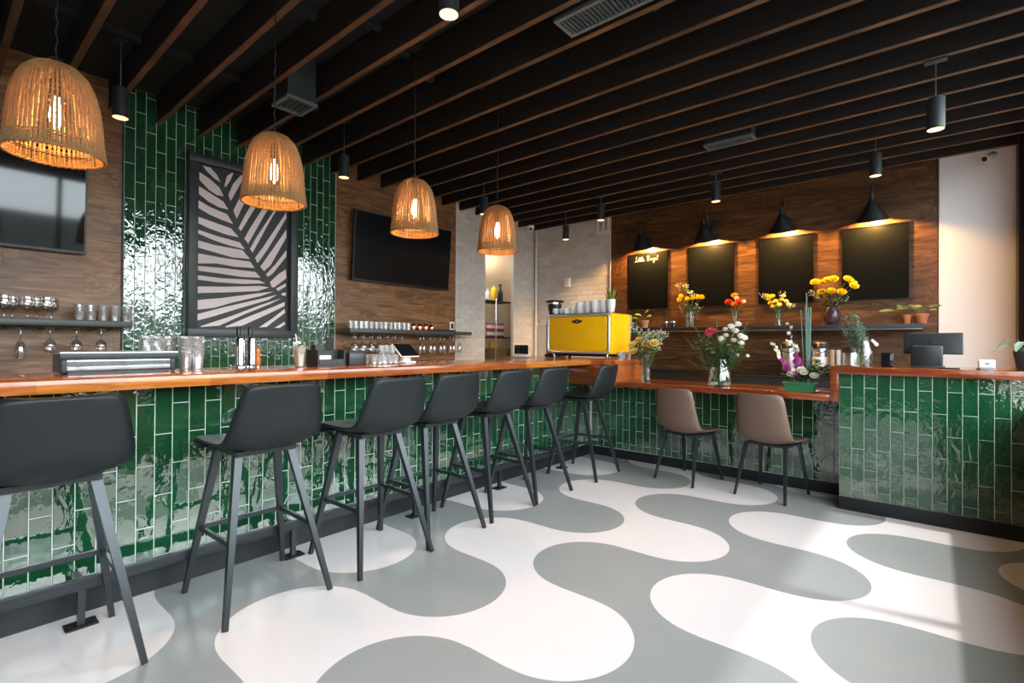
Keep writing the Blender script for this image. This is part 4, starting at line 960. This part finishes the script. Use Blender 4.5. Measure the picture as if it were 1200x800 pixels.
for px, g, nm in ((975, 'pcup', 'brown'), (983, 'pcupw', 'white')):
    y = onX(px, 420, 6.42).y
    for k in range(15): tag(link('paper_cup', G[g], None, (6.42, y, .911 + .0128*k), None, (.62, .62, 1)), ('topmost ' if k == 14 else '') + nm + ' paper cup nested in the stack beside the airpots', 'cup', nm + ' paper cup stack')
t = thing('canister', 'short steel canister with black lid behind the glass bottle', 'canister', (6.42, onX(997, 420, 6.42).y, .911))
MB().lathe([(.075,0),(.078,.01),(.078,.24),(.074,.25)], 20, (0,0,0), True, True).build('body', M['steel'], t, 40); MB().lathe([(.08,.25),(.082,.26),(.08,.31),(.03,.32),(0,.33)], 20).build('lid', M['black'], t, 40)
# candle, register, reader, pen
p = onZ(1040, 430, ZT); t = thing('black_candle', 'dark square tumbler candle on the service counter', 'candle', (4.72, onX(1040, 430, 4.72).y, ZT))
link('glass', rmesh('glass', (.075, .075, .105), .006, 2, M['screen'], (0,0,.0525)), t); link('rim', rmesh('rim', (.069, .069, .004), .001, 1, M['rail'], (0,0,.107)), t)
yy = onX(1087, 420, 4.86).y; t = thing('point_of_sale', 'register screen on a black stand on the service counter', 'register', (4.86, yy, ZT))
link('stand', rmesh('stand', (.05, .185, .16), .012, 3, M['black'], (-.02, .005, .082)), t); link('foot', rmesh('foot', (.16, .20, .012), .003, 2, M['duct'], (.0, .0, .006)), t)
sc_ = link('screen', rmesh('screen', (.022, .345, .165), .008, 3, M['rail'], (0,0,0)), t, (.05, -.03, .178), (0, R(14), R(-4))); link('display', rmesh('display', (.003, .33, .15), .001, 1, M['screen'], (.012,0,0)), sc_)
link('badge', rmesh('badge', (.003, .04, .025), .001, 1, M['black'], (-.012, .015, .01)), sc_); MB().box(.0, .05, -.05, .05, .10, .17).build('bracket', M['black'], t)
yy = onX(1156, 428, 4.62).y; t = thing('card_reader', 'small white card reader on the service counter', 'card reader', (4.62, yy, ZT), R(12))
link('dock', rmesh('dock', (.075, .085, .012), .003, 2, M['vent'], (0,0,.006)), t); link('reader', rmesh('reader', (.028, .085, .055), .008, 3, M['white'], (0,0,.042)), t); MB().box(-.0155, -.0135, -.012, .012, .035, .052).build('symbol', M['vent'], t)
t = thing('pen', 'dark pen lying beside the register stand', 'pen', (4.62, onX(1112, 431, 4.62).y, ZT + .005), R(70)); MB().tube([(-.06,0,0),(.055,0,0)], .0045, 8).build('barrel', M['black'], t); MB().tube([(.055,0,0),(.07,0,0)], [.0045,.001], 8).build('tip', M['chrome'], t)

# ================================================================== FLOWERS AND PLANTS
rv = lambda a, b: random.uniform(a, b)
def rose_mesh(name, mat, layers=((3,.35,.9,.15),(5,.65,.8,.35),(6,1,.62,.75)), seed=1):
    """petals in whorls on a unit bloom: (count, radius, height, opening)"""
    mb = MB(); random.seed(seed)
    mb.ball((0,0,.3), .36, 8, 5, (1,1,1.1))
    for n, r, h, op in layers:
        for k in range(n):
            a = 2*math.pi*k/n + rv(-.2,.2) + r*2; ca, sa = math.cos(a), math.sin(a); w = 2.3*r*math.sin(math.pi/n) + .35; vs = []
            for i, (t, ww) in enumerate(((0,.35),(.4,.95),(.78,1),(1,.55))):
                rr = r*(.25 + .55*t**.7) + op*.35*t*t; z = h*t*1.05 - op*.22*t*t
                for u in (-1,-.45,.45,1): vs.append((rr*ca - sa*u*w/2*ww - ca*.12*r*abs(u)**2, rr*sa + ca*u*w/2*ww - sa*.12*r*abs(u)**2, z - (.06 if abs(u) == 1 else 0)*(t > .7)))
            fs = [(4*i+j, 4*i+j+1, 4*i+5+j, 4*i+4+j) for i in range(3) for j in range(3)]
            mb.add(vs, fs)
    return mb.mesh(name, mat, 60, False)
def daisy_mesh(name, mat, n=16, seed=2):
    mb = MB(); random.seed(seed)
    for lay, (rr, zz, m) in enumerate(((1,.15,n),(.72,.32,n-3),(.42,.45,n-7))):
        for k in range(m):
            a = 2*math.pi*(k + .5*lay)/m + rv(-.1,.1); mb.leaf((0,0,zz*.6), (math.cos(a), math.sin(a), .25 + .5*lay), (0,0,1), rr, .32, .2, .5)
    mb.ball((0,0,.4), .25, 8, 5); return mb.mesh(name, mat, 60, False)
BL = {'rose_y': rose_mesh('bloom', M['pet_yellow']), 'rose_p': rose_mesh('bloom', M['pet_pale'], seed=5), 'ran_r': rose_mesh('bloom', M['pet_red'], ((5,.5,.85,.1),(7,.8,.75,.3),(8,1,.6,.6)), 6),
      'ran_o': rose_mesh('bloom', M['pet_orange'], ((4,.5,.85,.1),(6,.8,.75,.3),(7,1,.6,.6)), 7), 'rose_w': rose_mesh('bloom', M['pet_white'], seed=8), 'mum_y': daisy_mesh('bloom', M['pet_yellow']),
      'mum_p': daisy_mesh('bloom', M['pet_pale'], 14, 9), 'tulip_y': rose_mesh('bloom', M['pet_yellow'], ((3,.5,1.25,.0),(3,.75,1.2,.12)), 10), 'protea': daisy_mesh('bloom', M['pet_pink'], 20, 11),
      'wild_w': daisy_mesh('bloom', M['pet_white'], 10, 12), 'orchid': rose_mesh('bloom', M['pet_purple'], ((3,.8,.4,.9),(2,1,.35,1.1)), 13), 'orchid_w': rose_mesh('bloom', M['pet_white'], ((3,.7,.5,.7),(2,.9,.4,.9)), 14)}
random.seed(21)
def flower(name, kind, base, tip, size, label, group, stem='stem', leaves=2, face=None):
    """a cut flower: stem from inside the vase up to its bloom"""
    b, p = Vector(base), Vector(tip); t = thing(name, label, 'flower', b, 0, group); d = p - b
    mid = Vector((d.x*.25, d.y*.25, d.z*.62)); MB().tube([(0,0,0), tuple(mid), tuple(d)], .0022, 5).build('stem', M[stem], t)
    up_ = Vector(face) if face else Vector((d.x*1.5 - .75, d.y*2 - .15, .75)).normalized()
    q = Vector((0,0,1)).rotation_difference(up_.normalized()); o = link('bloom', BL[kind], t, tuple(d)); o.rotation_mode = 'QUATERNION'; o.rotation_quaternion = q; o.scale = (size, size, size*1.15)
    for k in range(leaves):
        f = .55 + .16*k; c = mid + (d - mid)*((f-.5)/.6); a = rv(0, 6.28)
        MB().leaf(c, (math.cos(a), math.sin(a), .5), (0,0,1), size*1.6, size*.6).build('leaf', M['leaf'], t)
    return t
def filler(name, base, tips, mat, label, cat='flower', blob=.006, per=14, spread=.03, stem='stem', group=None):
    """airy spray: thin forking stems with tiny blossoms"""
    t = thing(name, label, cat, base, 0, group); sm, bl = MB(), MB(); b = Vector(base)
    for tip in tips:
        d = Vector(tip) - b; sm.tube([(0,0,0), tuple(d*.6 + Vector((0,0,.02))), tuple(d*.92)], .0014, 4)
        for k in range(per):
            q = d + Vector((rv(-1,1), rv(-1,1), rv(-.8,.8)))*spread; bl.octa(q, blob*rv(.7,1.3)); sm.tube([tuple(d*.85), tuple(q)], .0007, 3, False)
    sm.build('stems', M[stem], t); o = bl.build('blossoms', M[mat], t); o['kind'] = 'stuff'; return t
def foliage(name, base, tips, mat, label, L=.05, w=.018, n=7, group=None, cat='foliage'):
    t = thing(name, label, cat, base, 0, group); sm, lf = MB(), MB(); b = Vector(base)
    for tip in tips:
        d = Vector(tip) - b; sm.tube([(0,0,0), tuple(d*.55 + Vector((0,0,.015))), tuple(d)], .0018, 4)
        for k in range(2*n):
            k = k/2
            f = .45 + .55*(k+1)/n; c = d*f + Vector((rv(-.01,.01), rv(-.01,.01), 0)); a = rv(0, 6.28); lf.leaf(c, (math.cos(a)+d.x*3, math.sin(a)+d.y*3, .55), (0,0,1), L*rv(.7,1.2), w*rv(.8,1.2))
    sm.build('stems', M['stem'], t); o = lf.build('leaves', M[mat], t); o['kind'] = 'stuff'; return t
def vase(name, label, loc_, prof, mat='glass', water=None, n=22):
    t = thing(name, label, 'vase', loc_); MB().lathe(prof, n).build('wall', M['vase_glass' if mat == 'glass' else mat], t, 50)
    if water: MB().lathe([(0,.008)] + water + [(0, water[-1][1])], n).build('water', M['water'], t, 50)
    return t
def gl(prof, th=.003): return [(0,0)] + prof + [(max(r-th, .001), z) for r, z in reversed(prof)][:-1] + [(max(prof[0][0]-th,.001), .008), (0, .008)]
SX = 6.72; SZ = 1.4685
PX = lambda px, py, X=SX: onX(px, py, X)
# --- shelf: yellow tulips in a cylinder vase
v = PX(809, 383); b = (SX, v.y, SZ+.01)
vase('glass_vase', 'clear cylinder vase of yellow tulips on the plank wall shelf', (SX, v.y, SZ), gl([(.062,0),(.064,.005),(.064,.215)]), water=[(.058,.01),(.058,.14)])
for px, py in ((799,349),(806,352),(812,351),(818,350),(822,350),(797,353)): p = PX(px, py, SX+rv(-.05,.05)); flower('yellow_tulip', 'tulip_y', b, p, .038, 'yellow tulip in the cylinder vase on the shelf', 'yellow tulips')
filler('white_spray', b, [PX(x, y) for x, y in ((795,334),(803,335),(808,341),(812,344))], 'pet_white', 'loose white filler spray above the yellow tulips', per=16, spread=.035)
foliage('foliage', b, [PX(x, y) for x, y in ((797,360),(803,358),(810,359),(817,358),(821,361),(808,363))], 'leaf_grey', 'grey green leaves under the yellow tulips', .06, .022)
# --- shelf: red ranunculus
v = PX(861.5, 382); b = (SX, v.y, SZ+.01)
vase('glass_vase', 'slim flared glass vase of red and orange flowers on the shelf', (SX, v.y, SZ), gl([(.028,0),(.030,.006),(.024,.10),(.042,.20)]), water=[(.024,.01),(.021,.09)])
for px, py, k, sz in ((854,355,'ran_r',.048),(867,355,'ran_r',.055),(861,347,'ran_o',.042),(860,357,'ran_o',.036),(863,350,'rose_w',.03),(871,354,'rose_w',.03)):
    nm = {'ran_r':('red_ranunculus','red round ranunculus in the slim vase','red ranunculus'),'ran_o':('orange_ranunculus','orange yellow bloom between the red ranunculus','orange blooms'),'rose_w':('white_bloom','small white bloom beside the red ranunculus','white blooms')}[k]
    flower(nm[0], k, b, PX(px, py, SX+rv(-.04,.02)), sz, nm[1], nm[2], face=(-.8,-.15,.55))
foliage('foliage', b, [PX(x, y) for x, y in ((855,362),(862,364),(869,361))], 'leaf_dark', 'dark leaves under the red ranunculus', .05, .02)
# --- shelf: small yellow mums
v = PX(912, 382); b = (SX, v.y, SZ+.01)
vase('glass_vase', 'small waisted glass vase of yellow chrysanthemums on the shelf', (SX, v.y, SZ), gl([(.040,0),(.042,.01),(.028,.085),(.042,.15)]), water=[(.034,.012),(.025,.08)])
for px, py in ((901,350),(905,347),(903,355),(909,353),(899,347),(906,359)): flower('yellow_chrysanthemum', 'mum_y', b, PX(px, py, SX+rv(-.05,.04)), .036, 'bright yellow chrysanthemum in the small waisted vase', 'bright chrysanthemums', leaves=1)
for px, py in ((916,351),(921,353),(918,347),(924,357),(913,357)): flower('pale_chrysanthemum', 'mum_p', b, PX(px, py, SX+rv(-.05,.04)), .034, 'pale yellow chrysanthemum in the small waisted vase', 'pale chrysanthemums', leaves=1)
filler('white_spray', b, [PX(x, y) for x, y in ((894,346),(917,344),(928,359))], 'pet_white', 'wisps of white filler around the chrysanthemums', per=12, spread=.04)
# --- shelf: yellow roses in a plum urn
v = PX(975.5, 379); b = (SX-.03, v.y, SZ+.03)
vase('plum_vase', 'dark plum ceramic urn of yellow roses on the shelf', (SX-.03, v.y, SZ), gl([(.05,0),(.055,.006),(.085,.07),(.088,.12),(.06,.185),(.05,.205),(.062,.225)], .005), 'purple_glass')
for px, py in ((955,331.5),(963,332),(970,329),(977,328),(993,328),(998,332),(1000,336),(963,343),(986,343),(974,342)): flower('yellow_rose', 'rose_y', b, PX(px, py, SX-.05+rv(-.05,.05)), .046, 'yellow rose in the dark plum urn', 'yellow roses in the urn')
filler('white_spray', b, [PX(x, y) for x, y in ((952,343),(958,347),(983,349),(990,350),(978,355))], 'pet_white', 'white filler spray under the yellow roses', per=16, spread=.04)
foliage('foliage', b, [PX(x, y) for x, y in ((962,349),(970,347),(982,341),(992,343),(975,352),(966,356))], 'leaf_dark', 'dark green leaves among the yellow roses', .075, .03)
# --- shelf: little jars
for px in (780.5, 789): 
    t = thing('spice_jar', 'small dark lidded jar on the shelf beside the tulips', 'jar', (SX, PX(px, 380).y, SZ), 0, 'jars on the shelf')
    MB().lathe([(.036,0),(.038,.005),(.038,.06),(.032,.068)], 16, (0,0,0), True, True).build('glass', M['purple_glass'], t, 40); MB().lathe([(.036,.068),(.036,.09),(0,.091)], 16, (0,0,0), True).build('lid', M['steel'], t, 40)
# --- potted plants
def pot(loc_, r, h, lab, mat='terra', name='potted_plant'):
    t = thing(name, lab, 'plant', loc_)
    MB().lathe([(0,0),(r*.7,0),(r*.95,h*.78),(r*1.06,h*.78),(r*1.08,h),(r*.95,h),(r*.9,h*.86),(0,h*.86)], 20).build('pot', M[mat], t, 40)
    MB().lathe([(0,h*.87),(r*.9,h*.87)], 20).build('soil', M['soil'], t); return t
def leaves_on(t, z0, arr, mat):
    for (dx, dy, dz, L, w) in arr:
        d = Vector((dx, dy, dz)); o = MB(); o.tube([(0,0,z0), tuple(d*.5 + Vector((0,0,z0+.02))), tuple(d + Vector((0,0,z0)))], .002, 4).build('stalk', M['stem'], t)
        MB().leaf(d + Vector((0,0,z0)), (dx, dy, .02), (-.7,-.1,.7), L, w, .35).build('leaf', M[mat], t)
v = PX(1079.5, 378); t = pot((SX, v.y, SZ), .062, .105, 'terracotta pot with dark leaves at the shelf end by the white wall'); leaves_on(t, .09, [(-.03,.09,.07,.11,.05),(-.02,-.06,.08,.10,.045),(-.08,.02,.06,.10,.05),(.03,.05,.09,.10,.05),(-.05,-.05,.04,.09,.04)], 'leaf_dark')
v = PX(1062, 378); t = pot((SX, v.y, SZ), .045, .095, 'small brown pot with one long pale leaf on the shelf'); leaves_on(t, .08, [(-.05,.09,.06,.14,.045),(-.03,-.04,.08,.10,.05),(-.05,.02,.09,.1,.05)], 'leaf')
v = PX(755, 383); t = pot((SX, v.y, SZ), .062, .11, 'tan pot with trailing green leaves at the shelf end behind the espresso machine', 'card'); leaves_on(t, .09, [(-.04,-.05,.07,.10,.05),(-.03,.08,.05,.12,.05),(-.08,.12,-.02,.12,.05),(-.05,.02,.09,.10,.05),(-.06,.17,.03,.12,.05),(-.02,-.02,.12,.1,.05)], 'leaf_lime')
v = onX(735, 365, 6.6); t = thing('fern', 'feathery dark green fern behind the espresso machine', 'plant', (6.7, PX(741, 383).y, SZ))
for k in range(16):
    a = rv(0, 6.28); e = rv(.25, .9); d = Vector((-abs(math.cos(a))*.12 - .02, math.sin(a)*.16, .10 + e*.18)); mb = MB(); mb.tube([(0,0,0), tuple(d*.6+Vector((0,0,.04))), tuple(d)], .0015, 4, False)
    for j in range(10):
        f = .35 + .065*j; c = d*f + Vector((0,0,.04*f))
        for s_ in (-1, 1): mb.leaf(c, d.normalized()*.6 + d.cross(Vector((0,0,1))).normalized()*s_, (0,0,1), .05*(1.1-f*.7), .010)
    mb.build('frond', M['leaf_dark'], t)
MB().lathe([(0,0),(.05,0),(.06,.09),(.055,.09),(.05,.06),(0,.06)], 16).build('pot', M['matte_black'], t, 40)
# spiky plant standing behind the machine on the bar corner
t = thing('spider_plant', 'spiky lime green plant rising behind the white cups on the machine', 'plant', (5.02, 2.78, MZ1 + .013))
MB().lathe([(0,0),(.035,0),(.045,.075),(.04,.075),(.036,.05),(0,.05)], 16).build('pot', M['matte_black'], t, 40)
for k in range(20):
    a = 2*math.pi*k/20 + rv(-.15,.15); e = rv(0, 1); hgt = .06 + .22*e; out = .20*(1-e) + .02; MB().leaf((0,0,.055), (math.cos(a)*out, math.sin(a)*out, hgt), (0,0,1), math.hypot(hgt, out)*1.05, .020, .25*(1-e)+.02).build('leaf', M['leaf_lime' if e > .45 else 'leaf'], t)
# --- low counter: tall cylinder of pale roses
LX = 4.86; v = onZ(756.5, 448, ZLT); b = (LX, onX(756.5, 448, LX).y, ZLT+.01); vy = b[1]
vase('glass_vase', 'tall clear cylinder vase of pale yellow roses on the low counter', (LX, vy, ZLT), gl([(.050,0),(.052,.006),(.050,.27)]), water=[(.046,.012),(.046,.17)])
Q = lambda px, py, X=LX: onX(px, py, X)
for px, py in ((742,405),(743,413),(749,400),(757,404),(762,405),(767,403)): flower('pale_rose', 'rose_p', b, Q(px, py, LX+rv(-.05,.05)), .046, 'pale yellow rose in the tall cylinder vase', 'pale roses')
filler('babys_breath', b, [Q(x, y, LX+rv(-.05,.1)) for x, y in ((741,382),(747,385),(752,392),(758,392),(764,389),(769,391),(774,390),(778,392),(772,399),(770,407),(750,407),(757,396),(765,395))], 'pet_white', 'white airy filler flowers above the pale roses', per=20, spread=.045, blob=.0058)
foliage('foliage', b, [Q(x, y) for x, y in ((748,416),(755,414),(761,414),(765,418),(752,410),(744,415))], 'leaf', 'green leaves under the pale roses', .06, .022)
# --- low counter: mixed bouquet in a bell vase
LX2 = 4.68; vy = onX(843.5, 452, LX2).y; b = (LX2, vy, ZLT+.012)
vase('bell_vase', 'bell shaped ribbed glass vase with a mixed bouquet on the low counter', (LX2, vy, ZLT), gl([(.088,0),(.098,.008),(.100,.05),(.086,.13),(.062,.215),(.058,.245)]), water=[(.088,.012),(.094,.05),(.080,.13)], n=28)
Q = lambda px, py, X=LX2: onX(px, py, X)
flower('pink_protea', 'protea', b, Q(833, 390, LX2-.06), .062, 'large coral pink protea bloom in the mixed bouquet', 'protea', face=(-.6,.1,.8))
for px, py in ((857,383),(862,388),(868,394),(851,393),(845,397),(860,399),(869,402),(865,380),(850,386),(872,396)): flower('white_wildflower', 'wild_w', b, Q(px, py, LX2+rv(-.08,.06)), rv(.026,.036), 'small creamy white flower in the mixed bouquet', 'white wildflowers', leaves=1)
for px, py in ((876,417),(864,416),(836,413),(826,410)): flower('lilac_sprig', 'wild_w', b, Q(px, py, LX2+rv(-.08,.02)), .02, 'small drooping pale sprig low in the mixed bouquet', 'pale sprigs', leaves=1)
def spike(base, tip, mat, lab, grp):
    t = thing('veronica_spike', lab, 'flower', base, 0, grp); d = Vector(tip) - Vector(base); MB().tube([(0,0,0), tuple(d*.5+Vector((0,0,.05))), tuple(d)], .002, 4).build('stem', M['stem'], t); mb = MB(); 
    for k in range(46):
        f = .70 + .30*k/45; c = d*f + Vector((0,0,.04*(1-f))); a = k*2.4; mb.leaf(c, (math.cos(a), math.sin(a), .6), (0,0,1), .022*(1.25-f*.7), .008)
    o = mb.build('florets', M[mat], t); o['kind'] = 'stuff'
for px, py in ((803,396),(815,384),(876,378),(840,376),(806,422)): spike(b, Q(px, py, LX2+rv(-.05,.05)), 'leaf_grey', 'grey green flower spike leaning out of the mixed bouquet', 'grey spikes')
foliage('foliage', b, [Q(x, y, LX2+rv(-.09,.09)) for x, y in ((820,398),(828,402),(838,400),(846,405),(855,406),(864,408),(870,411),(833,411),(842,414),(852,415),(861,417),(824,414),(848,399),(838,406))], 'leaf', 'dense green leaves of the mixed bouquet', .075, .034, 9)
foliage('foliage', b, [Q(x, y, LX2+rv(-.09,.09)) for x, y in ((816,404),(822,420),(868,402),(872,388),(858,392),(830,396),(845,392))], 'leaf_grey', 'greyish eucalyptus leaves around the mixed bouquet', .055, .03, 7)
# --- low counter: green tray with orchids and reeds
LX3 = 4.62; yl, yr = onX(920, 452, LX3).y, onX(956, 452, LX3).y; yc = (yl+yr)/2; hw = (yl-yr)/2
t = thing('flower_tray', 'low green rectangular tray holding orchids and reeds on the low counter', 'planter', (LX3, yc, ZLT))
mb = MB(); mb.add([(sx*.055*k, sy*hw*k2, z) for z, k, k2 in ((0,.85,.9),(.065,1,1)) for sx, sy in ((-1,-1),(1,-1),(1,1),(-1,1))], [(0,3,2,1),(0,1,5,4),(1,2,6,5),(2,3,7,6),(3,0,4,7)]); mb.build('tub', M['green_tray'], t)
rm = MB(); rm.box(-.066,.066,-hw-.012,-hw+.004,.062,.072); rm.box(-.066,.066,hw-.004,hw+.012,.062,.072); rm.box(-.066,-.05,-hw+.004,hw-.004,.062,.072); rm.box(.05,.066,-hw+.004,hw-.004,.062,.072); rm.build('lip', M['green_tray'], t)
MB().box(-.048,.048,-hw+.008,hw-.008,.02,.058).build('soil', M['soil'], t)
Q = lambda px, py, X=LX3: onX(px, py, X)
for px, py in ((931,436.5),(939,434),(942,437),(927,439),(954,441)): flower('white_rose', 'rose_w', (LX3+rv(-.03,.03), Q(px, 446).y, ZLT+.055), Q(px, py, LX3-.03), .031, 'round white rose low in the green orchid tray', 'white roses', face=(-.7,-.1,.7))
for n, path in enumerate((((936,437),(934,425),(930,410),(927,395),(925,379)), ((930,437),(921,427),(914,418),(909,409),(905,402)), ((940,440),(937,425),(934,412),(929,404),(922,399)))):
    lab = ('tall arching orchid stem with purple blooms and pale buds in the tray', 'low arching orchid stem leaning out of the tray', 'middle orchid stem with purple blooms in the tray')[n]
    P = [Q(x, y, LX3 + (0, -.04, .04)[n]) for x, y in path]; b0 = Vector((P[0].x, P[0].y, ZLT+.055)); t = thing('orchid_stem', lab, 'flower', b0)
    P = [p - b0 for p in P]; MB().tube([(0,0,0)] + [tuple(p) for p in P], .0025, 5).build('stem', M['stem'], t)
    for k in range(13):
        f = k/12*3.99; i = int(f); p = P[i] + (P[i+1]-P[i])*(f-i); kind = 'orchid' if f < 1.9 else 'orchid_w'; s_ = .019 - .002*f
        o = link('bloom', BL[kind], t, tuple(p + Vector((-.015, rv(-.02,.02), rv(-.01,.01))))); o.scale = (s_,)*3; o.rotation_euler = (rv(-.6,.6), R(-70)+rv(-.5,.5), rv(-.5,.5))
for i, (px, py) in enumerate(((945,343),(944,357),(947.5,360),(950,360),(938.5,363),(946,365),(949,372))):
    o = MB(); p = Q(px, py, LX3+.02); b0 = Vector((LX3+.02, Q(946 + (px-946)*.5, 446).y, ZLT+.055)); q = p - b0; t = thing('reed', 'straight blue green reed standing in the orchid tray', 'reed', b0, 0, 'reeds in the tray')
    o.tube([(0,0,0), tuple(q*.5), tuple(q)], .0042 if i != 4 else .002, 6).build('stalk', M['reed'], t)
    for f in (.3, .55, .8): MB().lathe([(.005,-.002),(.005,.002)], 6, q*f, True, True).build('node', M['leaf_dark'], t)
foliage('foliage', (LX3, yc, ZLT+.05), [Q(x, y, LX3+rv(-.04,.04)) for x, y in ((922,440),(930,442),(938,443),(946,441),(952,436),(960,432),(958,425),(948,443))], 'leaf', 'broad green leaves filling the orchid tray', .06, .03, 6)
foliage('foliage', (LX3, yr+.02, ZLT+.05), [Q(x, y, LX3-.02) for x, y in ((959,426),(966,430),(972,432))], 'leaf_dark', 'dark pointed leaves at the end of the orchid tray', .07, .034, 5)
# --- service counter: glass bottle with foliage and tag
BX = 4.70; yb = onX(1011, 428, BX).y; t = vase('glass_bottle', 'wide clear glass bottle with silvery foliage on the service counter', (BX, yb, ZT), gl([(.056,0),(.060,.006),(.062,.11),(.040,.18),(.036,.215),(.040,.222)]), water=[(.054,.01),(.056,.07)])
BQ = lambda x, y: onX(x, y, BX+rv(-.05,.05))
foliage('silver_foliage', (BX, yb, ZT+.02), [BQ(x, y) for x, y in ((987,382),(992,372),(998,368),(1004,370),(1009,376),(1012,384),(1006,388),(996,384),(990,391),(1001,380),(997,393),(1004,397))], 'leaf_grey', 'silvery green foliage sprigs in the glass bottle', .045, .02, 12)
pt = onX(1022, 399, BX-.02); t = thing('gift_tag', 'small white paper tag tied to the glass bottle', 'tag', (BX-.045, yb-.03, ZT+.19), 0)
MB().tube([(0,0,.01),(-.012,-.03,0)], .0012, 4).build('string', M['white_matte'], t); MB().prism([(-.012,-.025,.012),(-.012,-.035,.022),(-.014,-.075,-.018),(-.014,-.068,-.034),(-.014,-.055,-.034)], (.0015,0,0)).build('card', M['white'], t)
# --- service counter end: plant in a dark pot
PX_ = 4.72; yb = onX(1203, 430, PX_).y; t = thing('potted_plant', 'dark flared pot with drooping striped leaves at the service counter end', 'plant', (PX_, yb, ZT))
MB().lathe([(0,0),(.045,0),(.066,.13),(.062,.13),(.05,.10),(0,.10)], 20).build('pot', M['duct'], t, 40); MB().lathe([(0,.10),(.055,.10)], 20).build('soil', M['soil'], t)
for dx, dy, dz, L in ((-.02,.06,.14,.13),(-.05,.02,.16,.12),(.03,.04,.18,.12),(-.03,-.05,.15,.12),(-.06,-.02,.10,.10)):
    MB().tube([(0,0,.1),(dx*.5,dy*.5,.1+dz*.3),(dx,dy,dz+.03)], .002, 4).build('stalk', M['stem'], t); MB().leaf((dx,dy,dz+.03), (dx,dy,.0), (0,0,1), L, .045, .55).build('leaf', M['leaf_grey'], t)
